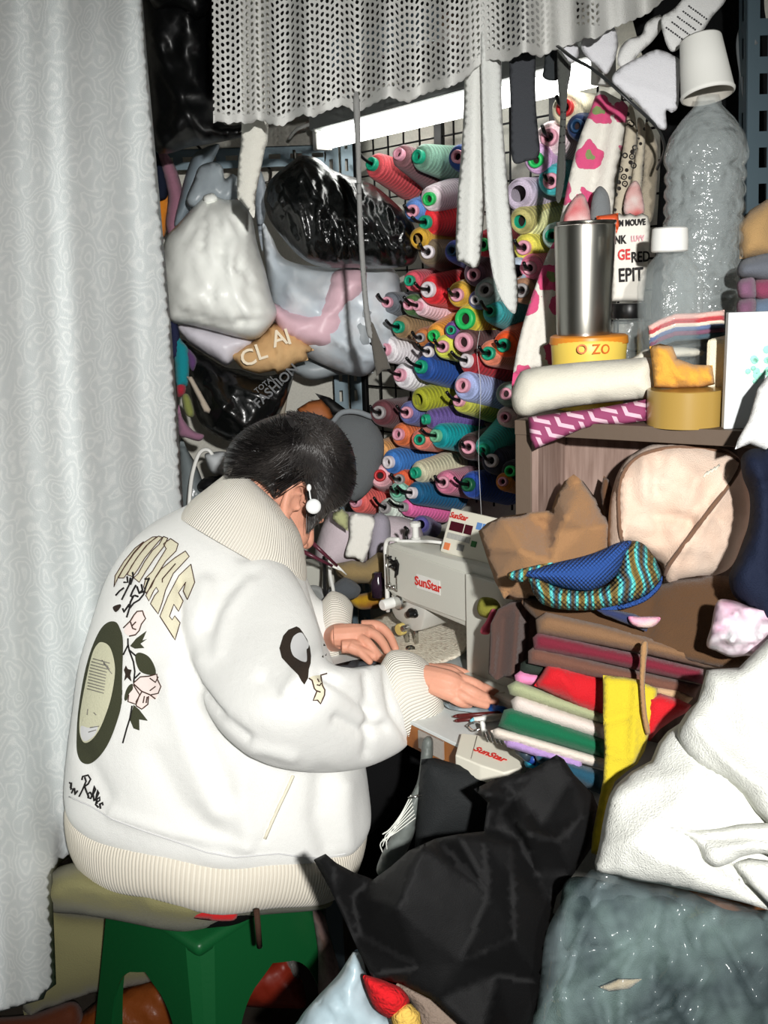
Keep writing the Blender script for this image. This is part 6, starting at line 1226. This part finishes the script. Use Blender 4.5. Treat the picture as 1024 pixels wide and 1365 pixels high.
pillow('brown_cloth', [(805, 634), (812, 640), (820, 665), (816, 700), (805, 690), (800, 655)], 1.36, cloth('dark_brown_cloth', (96, 68, 48)), None, 'dark brown cloth tip standing between the light brown cloth and beige bag', 'cloth', thick=.01, step=5, curve=False)
t = thing('beige_bag', 'beige fabric bag with brown piping slumped inside the cabinet', 'bag', P(905, 760, 1.25))
m_bei = cloth('beige_nylon', (208, 180, 160), rough=.7, rgb2=(216, 194, 176)); m_pip = cloth('brown_piping', (112, 84, 66))
beige = pillow('sack', [(814, 735), (811, 695), (816, 655), (828, 622), (848, 602), (872, 592), (905, 589), (940, 592), (972, 600), (990, 618), (998, 650), (1000, 688), (990, 722), (975, 755), (950, 768), (915, 774), (888, 779), (882, 755), (860, 738), (840, 726)], 1.29, m_bei, t, thick=.055, edge=60, step=7, curve=True, wr=(.006, 30, 60, 2), folds=(16, .008, 14, 60, 60), creases=[([(830, 625), (833, 680), (830, 724)], 4, .010), ([(985, 620), (950, 680), (890, 760)], 6, .014), ([(850, 690), (910, 690), (925, 700)], 8, -.008), ([(880, 620), (870, 670), (880, 700)], 12, -.008), ([(930, 640), (905, 700)], 10, .008)])
def on(o_, pts, h):
    me = o_.data; q = ORG[o_]; bv = BVHTree.FromPolygons([v.co + q for v in me.vertices], [tuple(p.vertices) for p in me.polygons]); out = []
    for x, y in pts:
        r = ray(x, y).normalized(); z = bv.ray_cast(CAM, r)
        if z[0] is not None: out.append(z[0] - r * h)
    return out
tube('piping', on(beige, [tuple(p) for p in crom([(829, 722), (826, 690), (826, 655), (833, 628), (850, 610), (875, 600), (910, 596), (948, 599), (975, 608), (986, 622), (968, 652), (945, 682), (915, 722), (893, 752), (886, 768)], 5)], .001), .0028, m_pip, t, seg=8)
for k in range(4): tube('stitch', on(beige, [(938 + k * 5, 636 - k * 3), (941 + k * 5, 632 - k * 3), (944 + k * 5, 629 - k * 3)], .001), .0014, m_cream, t, seg=6)
m_nav = cloth('navy_fleece', (24, 30, 48), rough=.8)
pillow('navy_garment', [(988, 612), (998, 600), (1015, 598), (1040, 605), (1040, 830), (1008, 818), (990, 805), (976, 790), (972, 768), (982, 745), (992, 720), (999, 690), (999, 660), (990, 635)], 1.14, m_nav, None, 'dark navy garment bunched at the right edge beside the beige bag', 'garment', thick=.06, step=8, wr=(.008, 20, 80, 3), creases=[([(995, 640), (1010, 650), (1030, 645)], 7, -.016)])
pillow('white_cloth', [(1010, 518), (1024, 500), (1040, 480), (1040, 660), (1022, 640), (1020, 600), (1000, 592), (980, 599), (984, 585), (998, 560)], 1.12, cloth('white_rag', (212, 212, 210)), None, 'white cloth corner hanging over the white carton at the right edge', 'cloth', thick=.012, step=6, curve=False)
# brown cloth over the stack and the folded bolts
m_chc = cloth('chocolate_cloth', (86, 62, 42)); m_chd = cloth('dusky_brown', (84, 64, 58)); m_tan = cloth('tan_brown', (128, 98, 72))
pillow('draped_cloth', [(654, 832), (664, 812), (680, 802), (704, 798), (738, 804), (726, 830), (714, 850), (708, 872), (697, 896), (690, 907), (672, 902), (662, 907), (651, 898), (652, 870)], lambda x, y: 1.40, m_chd, None, 'dusky brown cloth hanging over the right end of the sewing machine', 'cloth', thick=.006, edge=5, step=4, curve=False, creases=[([(672, 825), (664, 905)], 9, -.012), ([(690, 815), (684, 900)], 8, .022), ([(705, 815), (700, 880)], 8, -.014), ([(660, 850), (655, 895)], 5, .01)])
pillow('draped_cloth', [(696, 800), (740, 795), (800, 800), (850, 790), (880, 778), (925, 768), (978, 770), (990, 795), (1000, 830), (1000, 880), (985, 892), (945, 886), (905, 876), (862, 862), (800, 848), (740, 832), (716, 826)], lambda x, y: 1.29 - .0003 * (x - 800) - .0006 * (y - 800), m_chc, None, 'chocolate brown cloth spread over the top of the folded fabric stack', 'cloth', thick=.014, edge=14, step=8, wr=(.004, 40, 20, 2), creases=[([(870, 790), (862, 850)], 8, -.010)])
t = thing('slipper', 'blue crocheted slipper with turquoise and brown striped edge, lying on the brown cloth', 'slipper', P(790, 800, 1.2))
m_blu = mat('blue_yarn', (36, 72, 138), .95, ('knit', 1100, .0012)); 
def p_tq(N, Lk, b, tc, noi, ramp, mix, mth):
    w_ = N.new('ShaderNodeTexWave'); w_.inputs['Scale'].default_value = 13; w_.inputs['Distortion'].default_value = 4.5; w_.inputs['Detail'].default_value = 1.5; w_.inputs['Detail Scale'].default_value = 1.2; Lk.new(tc.outputs['UV'], w_.inputs['Vector'])
    Lk.new(ramp(w_.outputs['Color'], [(.0, (104, 82, 40)), (.20, (130, 116, 60)), (.34, (60, 170, 166)), (.62, (104, 208, 200)), (.8, (40, 112, 136)), (1, (84, 66, 40))]), b.inputs['Base Color'])
pillow('sole', [(704, 770), (716, 766), (745, 782), (780, 786), (815, 776), (825, 740), (840, 722), (856, 724), (868, 736), (877, 752), (882, 768), (876, 782), (862, 794), (830, 806), (795, 813), (755, 813), (725, 806), (712, 792), (708, 780)], lambda x, y: 1.205 + .0001 * (x - 700), mat('turquoise_stripes', (100, 200, 190), .95, ('knit', 900, .0015), pat=p_tq), t, thick=.045, step=5, edge=26)
pillow('upper', [(694, 764), (715, 757), (745, 749), (775, 742), (800, 734), (822, 724), (842, 721), (836, 738), (826, 760), (812, 776), (788, 787), (762, 786), (735, 779), (712, 772)], lambda x, y: 1.185 + .0001 * (x - 700), m_blu, t, thick=.038, step=5, edge=22)
pillow('toe_tie', [(677, 764), (688, 760), (704, 756), (722, 752), (738, 750), (722, 758), (706, 766), (700, 775), (688, 775), (678, 771)], 1.19, MATS['turquoise_stripes'], t, thick=.014, step=4)
pillow('heel', [(800, 812), (835, 804), (862, 792), (878, 776), (883, 768), (880, 784), (860, 802), (830, 812)], 1.21, m_blu, t, thick=.02, step=4)
pillow('navy_cloth', [(786, 806), (815, 812), (845, 818), (868, 828), (862, 842), (835, 832), (805, 820)], 1.22, cloth('navy_cotton', (44, 52, 86)), None, 'navy cloth strip under the crocheted slipper', 'cloth', thick=.010, step=5, curve=False)
pillow('pink_scrap', [(838, 822), (852, 822), (880, 823), (872, 835), (856, 837), (842, 832)], 1.20, cloth('pink_green', (222, 120, 170), rgb2=(216, 222, 190)), None, 'small pink and white cloth scrap on the navy strip', 'scrap', thick=.006, step=4)
G = 'folded fabrics stacked on the table'
fabs = [('tan brown', (122, 92, 66), [(714, 826), (728, 816), (800, 832), (862, 848), (930, 866), (986, 878), (988, 892), (940, 890), (862, 872), (790, 858), (716, 844)], 1.26, .024, 'topmost'),
 ('burgundy', (108, 30, 46), [(710, 850), (718, 843), (800, 861), (862, 874), (938, 892), (937, 912), (862, 896), (790, 880), (712, 866)], 1.262, .02, 'second from top'),
 ('brown', (104, 70, 58), [(704, 868), (712, 862), (800, 883), (862, 897), (934, 913), (926, 932), (862, 918), (790, 902), (704, 884)], 1.268, .018, 'under the burgundy one'),
 ('blackish green', (40, 48, 42), [(694, 884), (704, 878), (726, 886), (745, 894), (715, 902), (693, 898)], 1.30, .014, 'at the left under the brown one'),
 ('pink', (222, 132, 176), [(686, 900), (694, 894), (722, 900), (714, 914), (688, 912)], 1.30, .014, 'at the left beside the red one'),
 ('sage green', (154, 160, 124), [(676, 914), (688, 907), (712, 916), (760, 932), (806, 950), (806, 965), (760, 952), (712, 936), (680, 926)], 1.285, .016, 'above the off-white one'),
 ('off-white', (206, 194, 186), [(681, 934), (690, 926), (740, 943), (806, 966), (806, 987), (740, 968), (684, 948)], 1.285, .018, 'above the green one'),
 ('dark green', (14, 94, 62), [(664, 968), (672, 946), (682, 944), (740, 962), (806, 986), (808, 1012), (740, 992), (690, 980)], 1.28, .02, 'glossy one in the middle of the pile'),
 ('cream', (212, 200, 188), [(654, 974), (664, 970), (740, 992), (808, 1012), (808, 1026), (740, 1008), (690, 992), (660, 984)], 1.275, .014, 'under the dark green one'),
 ('lavender', (164, 134, 186), [(672, 988), (680, 985), (730, 1000), (776, 1014), (776, 1026), (740, 1016), (676, 996)], 1.275, .012, 'under the cream one'),
 ('dark teal', (30, 72, 92), [(712, 1004), (740, 1010), (806, 1028), (808, 1062), (780, 1050), (745, 1030), (716, 1016)], 1.28, .03, 'lowest of the pile')]
for nm, rgb, ol, d, th, pl in fabs:
    pillow('folded_fabric', ol, (lambda x, y, d=d: d - .00022 * (x - 760)), cloth('fab_' + nm.replace(' ', '_').replace('-', '_'), rgb, rough=.75), None, f'{nm} folded fabric in the table stack, {pl}', 'fabric', G, thick=th, step=5, curve=False, back=5, creases=[([(ol[0][0], ol[0][1] + 6), (ol[len(ol) // 2][0], (ol[len(ol) // 2][1] + ol[len(ol) // 2 - 1][1]) / 2)], 3, -.002)])
pillow('red_fabric', [(712, 914), (722, 898), (730, 884), (770, 892), (808, 902), (810, 956), (780, 946), (745, 930)], 1.275, cloth('red_satin', (190, 22, 32), rough=.6), None, 'bright red folded fabric left of the yellow cloth', 'fabric', G, thick=.02, step=6, curve=False, creases=[([(745, 890), (770, 940)], 8, .006)])
pillow('red_fabric', [(862, 930), (880, 924), (905, 932), (922, 940), (915, 950), (900, 958), (880, 972), (866, 988), (858, 975)], 1.20, MATS['red_satin'], None, 'bright red fabric right of the tan strap, beside the big white cloth', 'fabric', G, thick=.02, step=6, curve=False)
pillow('beige_fabric', [(862, 914), (905, 918), (925, 930), (915, 940), (880, 928)], 1.23, cloth('beige_rough', (184, 152, 118)), None, 'rough beige fabric edge above the right red fabric', 'fabric', G, thick=.012, step=5, curve=False)
sheet('yellow_cloth', [(804, 900), (830, 902), (850, 905), (864, 912), (877, 918), (874, 945), (868, 968), (860, 1000), (850, 1018), (834, 1030), (820, 1042), (812, 1062), (806, 1095), (802, 1130), (797, 1140), (788, 1137), (790, 1110), (797, 1075), (804, 1040), (806, 1000), (804, 950)], lambda x, y: 1.20 - .0002 * (y - 900), cloth('yellow_cotton', (196, 176, 44)), None, 'bright yellow cloth hanging down over the fabric stack', 'cloth', thick=.006, step=6, curve=False, creases=[([(850, 908), (842, 1010)], 5, .010), ([(810, 960), (850, 950)], 6, -.006), ([(806, 1000), (830, 1010)], 6, .005)])
sheet('tan_strap', [(855, 858), (864, 858), (861, 890), (860, 920), (863, 955), (867, 976), (861, 978), (856, 955), (853, 920), (853, 885)], 1.17, cloth('tan_web', (156, 120, 82)), None, 'narrow tan strap hanging over the stack onto the yellow cloth', 'strap', thick=.004, step=4)
pillow('pink_packet', [(956, 802), (975, 800), (1000, 808), (1040, 818), (1040, 880), (1000, 874), (975, 876), (955, 868), (942, 860), (948, 835)], 1.12, mat('pink_white_film', (206, 202, 206), .35, ('crumple', 24, .004), rgb2=(206, 150, 178)), None, 'crumpled white and pink plastic packet beside the navy garment', 'packet', thick=.03, step=5, wr=(.006, 14, 40, 2), folds=(24, .010, 8, 150, 50))
# ================================================================ FOREGROUND
m_wool = cloth('white_wool', (206, 207, 200), bump=('cloth', 500, .0015))
WD = lambda x, y: 1.10 - .00035 * (y - 900) - .0002 * (x - 900)
t = thing('white_cloth', 'big thick white wool cloth piled over the fabrics at the right edge', 'cloth', P(930, 1160, 1.0))
pillow('panel', [(905, 965), (940, 945), (1000, 960), (1050, 1000), (1050, 1232), (1024, 1213), (990, 1203), (960, 1196), (930, 1189), (905, 1184), (877, 1178), (850, 1174), (820, 1167), (795, 1162), (793, 1150), (797, 1134), (800, 1120), (803, 1100), (806, 1085), (809, 1072), (812, 1062), (820, 1048), (828, 1040), (842, 1028), (868, 1014), (878, 990), (890, 975)], WD, m_wool, t, thick=.02, step=7, curve=False, edge=14, wr=(.004, 50, 45, 2), creases=[([(935, 1020), (935, 1100)], 5, -.008), ([(808, 1070), (870, 1040), (930, 1030)], 16, .008), ([(960, 1150), (1010, 1190), (1040, 1225)], 5, -.016), ([(850, 1140), (930, 1160)], 26, .006)], facets=[(812, 1062, .0), (840, 1120, .03), (868, 1014, .0), (930, 1050, .035), (900, 1150, .03), (1000, 1180, .0), (795, 1162, .0)])
pillow('fold', [(936, 915), (942, 893), (965, 891), (985, 890), (1005, 870), (1050, 826), (1050, 1122), (1030, 1104), (1008, 1082), (990, 1058), (968, 1040), (945, 1030), (925, 1016), (912, 1000), (903, 982), (905, 966), (915, 950), (930, 935)], lambda x, y: WD(x, y) - .035, m_wool, t, thick=.03, step=7, curve=False, edge=26, wr=(.005, 45, 45, 2), creases=[([(925, 960), (965, 1010), (1040, 1060)], 16, .016), ([(985, 900), (1000, 960), (1040, 1000)], 14, .012), ([(940, 930), (980, 985)], 12, -.010)])
pillow('fold', [(882, 1102), (905, 1100), (930, 1106), (960, 1104), (1000, 1098), (1050, 1102), (1050, 1148), (1020, 1138), (990, 1142), (975, 1150), (955, 1156), (938, 1146), (932, 1130), (915, 1116)], lambda x, y: WD(x, y) - .045, m_wool, t, thick=.02, step=5, edge=14, creases=[([(940, 1118), (990, 1114), (1040, 1118)], 5, -.008), ([(950, 1135), (1000, 1126)], 5, .006)])
pillow('fold', [(975, 1150), (1000, 1144), (1050, 1150), (1050, 1226), (1020, 1200), (1000, 1180)], lambda x, y: WD(x, y) - .03, m_wool, t, thick=.012, step=6, edge=10, curve=False)
m_bc = cloth('black_twill', (8, 8, 9), bump=('cloth', 900, .0006), rough=.72, spec=.3)
pillow('black_cloth', [(418, 1146), (434, 1138), (448, 1150), (470, 1162), (498, 1172), (520, 1156), (545, 1134), (580, 1118), (610, 1112), (645, 1108), (650, 1070), (632, 1052), (660, 1038), (700, 1030), (722, 1018), (742, 1006), (752, 1012), (765, 1032), (790, 1058), (800, 1082), (792, 1125), (765, 1165), (742, 1195), (732, 1240), (722, 1310), (716, 1390), (640, 1390), (580, 1335), (535, 1312), (496, 1302), (478, 1268), (462, 1232), (440, 1185)], lambda x, y: 1.20 - .0003 * (y - 1050), m_bc, None, 'large stiff black cloth heaped in the foreground below the machine', 'cloth', thick=.012, step=7, curve=False, edge=8, wr=(.004, 50, 60, 2), facets=[(434, 1138, .01), (448, 1150, .02), (470, 1195, -.03), (480, 1245, -.03), (498, 1172, -.03), (545, 1134, .03), (564, 1130, .07), (530, 1210, .07), (494, 1300, .03), (610, 1112, .05), (645, 1120, .03), (682, 1128, .05), (652, 1190, .035), (615, 1284, .03), (692, 1118, -.03), (683, 1168, .07), (686, 1250, .08), (690, 1390, .07), (662, 1300, -.01), (640, 1390, 0), (700, 1030, .02), (742, 1006, .06), (705, 1112, .06), (722, 1100, .0), (765, 1032, .0), (775, 1090, .03), (715, 1165, -.03), (735, 1210, .0), (650, 1060, .03), (668, 1080, -.02), (660, 1105, -.03), (690, 1060, .0), (560, 1290, .02), (800, 1082, .0), (440, 1190, .02), (745, 1120, .035)])
pillow('grey_pouch', [(562, 1012), (580, 1010), (620, 1022), (660, 1034), (700, 1030), (695, 1080), (650, 1112), (600, 1122), (552, 1142), (556, 1080)], 1.40, cloth('charcoal_nylon', (34, 36, 37), rough=.6), None, 'charcoal nylon bag hanging under the front edge of the table', 'bag', thick=.03, step=8, curve=False)
t = thing('net_bundle', 'bunch of grey translucent net ribbon tied and hanging from the table edge', 'bundle', P(545, 1080, 1.42))
m_net = mat('grey_net', (110, 116, 112), .5, ('crumple', 40, .004), alpha=.85)
pillow('net', [(563, 990), (570, 981), (577, 986), (577, 1010), (572, 1040), (565, 1062), (556, 1100), (545, 1130), (530, 1160), (515, 1172), (502, 1162), (508, 1140), (524, 1110), (540, 1075), (555, 1045), (560, 1020)], 1.42, m_net, t, thick=.02, step=5, wr=(.006, 6, 105, 6))
for k in range(7): tube('frayed_thread', [P(548 + k, 1060 + k * 5, 1.39), P(535 - k, 1085 + k * 4, 1.385), P(520 - k * 2 + (k % 3) * 3, 1105 + k * 3, 1.385), P(510 + (k % 2) * 6, 1112 + k * 4, 1.385)], .0009, mat('white_thread', (220, 222, 214), .7), t, sub=4, seg=5)
tube('pin', [P(544, 1064, 1.38), P(562, 1060, 1.38)], .0016, m_chr, t, seg=6)
# plastic bag bottom right
m_cl = mat('clear_teal_film', (170, 190, 194), .16, ('crumple', 9, .008), spec=1.0, alpha=.13, coat=1.0)
pillow('dark_fabrics', [(760, 1170), (830, 1180), (900, 1195), (980, 1215), (1050, 1230), (1050, 1400), (725, 1400), (735, 1300), (745, 1220)], 1.08, cloth('dark_green_grey', (26, 38, 40), rgb2=(92, 110, 106)), None, 'dark greenish cloths filling the clear plastic bag in the bottom right corner', 'cloth', thick=.03, step=12, wr=(.012, 40, 30, 2))
pillow('kraft_scrap', [(800, 1316), (825, 1305), (856, 1305), (840, 1318), (812, 1322)], 1.03, cloth('card_tan', (170, 156, 130)), None, 'small tan card scrap inside the clear plastic bag', 'card', thick=.004, step=5, curve=False)
pillow('plastic_bag', [(782, 1165), (800, 1160), (860, 1176), (930, 1190), (1000, 1208), (1050, 1222), (1050, 1400), (716, 1400), (716, 1350), (722, 1290), (728, 1245), (748, 1205)], lambda x, y: 1.035, m_cl, None, 'big clear crumpled plastic bag in the bottom right corner', 'bag', thick=.05, step=7, edge=70, wr=(.010, 40, 100, 3), folds=(46, .014, 16, 110, 60), creases=[([(800, 1180), (770, 1260), (745, 1330)], 6, .012), ([(880, 1190), (870, 1300), (880, 1380)], 7, -.010)])
pillow('pale_bag', [(385, 1400), (398, 1360), (420, 1332), (450, 1300), (474, 1266), (484, 1280), (492, 1310), (510, 1345), (560, 1370), (600, 1400)], 1.22, mat('pale_blue_film', (172, 192, 200), .3, ('crumple', 20, .004), spec=.5), None, 'pale blue plastic bag at the bottom edge, left of the red knit', 'bag', thick=.05, step=8, wr=(.008, 18, 60, 2))
pillow('red_knit', [(484, 1302), (500, 1303), (520, 1310), (536, 1318), (546, 1334), (538, 1350), (522, 1358), (505, 1350), (494, 1334)], 1.15, mat('red_knit', (206, 22, 30), .95, ('noise', 160, .005)), None, 'bright red knitted piece at the bottom edge under the black cloth', 'knit', thick=.03, step=5)
pillow('yellow_knit', [(520, 1352), (536, 1338), (548, 1338), (560, 1350), (568, 1400), (530, 1400)], 1.14, mat('yellow_knit', (226, 186, 90), .95, ('noise', 160, .005)), None, 'yellow knitted piece at the bottom edge beside the red knit', 'knit', thick=.02, step=5, curve=False)
pillow('taupe_fleece', [(528, 1312), (560, 1318), (600, 1332), (640, 1360), (660, 1400), (560, 1400), (552, 1345)], 1.19, mat('taupe_fleece', (134, 118, 106), .98, ('noise', 200, .004)), None, 'taupe fleece cloth at the bottom edge under the black cloth', 'fleece', thick=.03, step=7)
# ================================================================ FLOOR, under the stool
m_lth = mat('brown_leather', (122, 62, 24), .35, ('noise', 18, .006))
fz = lambda x, y, z: dz(x, y, z)
pillow('leather_bag', [(90, 1372), (130, 1335), (180, 1312), (235, 1298), (262, 1300), (290, 1335), (300, 1400), (90, 1400)], 2.0, m_lth, None, 'shiny brown leather bag lying on the floor behind the stool legs', 'bag', thick=.07, step=8, wr=(.012, 22, 20, 2))
pillow('leather_bag', [(-30, 1362), (40, 1352), (100, 1335), (112, 1372), (100, 1400), (-30, 1400)], 1.98, cloth('dark_leather', (86, 40, 18), rough=.5), None, 'dark brown leather piece on the floor below the curtain', 'leather', thick=.04, step=8)
pillow('red_bag', [(304, 1310), (330, 1296), (362, 1278), (385, 1272), (400, 1300), (408, 1340), (380, 1344), (330, 1342), (304, 1335)], 1.98, mat('rust_red_cloth', (120, 34, 18), .45, ('crumple', 14, .006)), None, 'rust red cloth bundle on the floor seen through the stool arch', 'bundle', thick=.05, step=7, wr=(.008, 14, 40, 2))
pillow('lilac_packet', [(332, 1290), (336, 1272), (356, 1260), (366, 1272), (360, 1284), (345, 1292)], 2.02, mat('lilac_paper', (164, 150, 176), .6, ('noise', 60, .002)), None, 'lilac paper packet on the floor behind the rust red bundle', 'packet', thick=.02, step=5, curve=False)
pillow('silver_packet', [(372, 1262), (386, 1256), (394, 1275), (400, 1300), (390, 1306), (380, 1290)], 1.96, mat('silver_foil', (170, 166, 160), .2, ('crumple', 40, .005), metal=.8), None, 'crumpled silver foil packet beside the rust red bundle', 'packet', thick=.02, step=5)
pillow('mixed_scraps', [(416, 1210), (432, 1220), (440, 1250), (452, 1290), (460, 1330), (440, 1360), (425, 1330), (424, 1270)], 1.80, cloth('scrap_mix', (150, 124, 120), rgb2=(90, 70, 60)), None, 'patterned brownish pink cloth scraps between the stool and the pale blue bag', 'cloth', thick=.04, step=7, wr=(.008, 14, 40, 2))
tube('brown_strap', [P(342, 1212, 1.50), P(344, 1235, 1.50), P(346, 1262, 1.52)], .0045, cloth('strap_brown', (70, 50, 40)), None, 'narrow brown strap hanging in front of the stool seat', 'strap', seg=8)
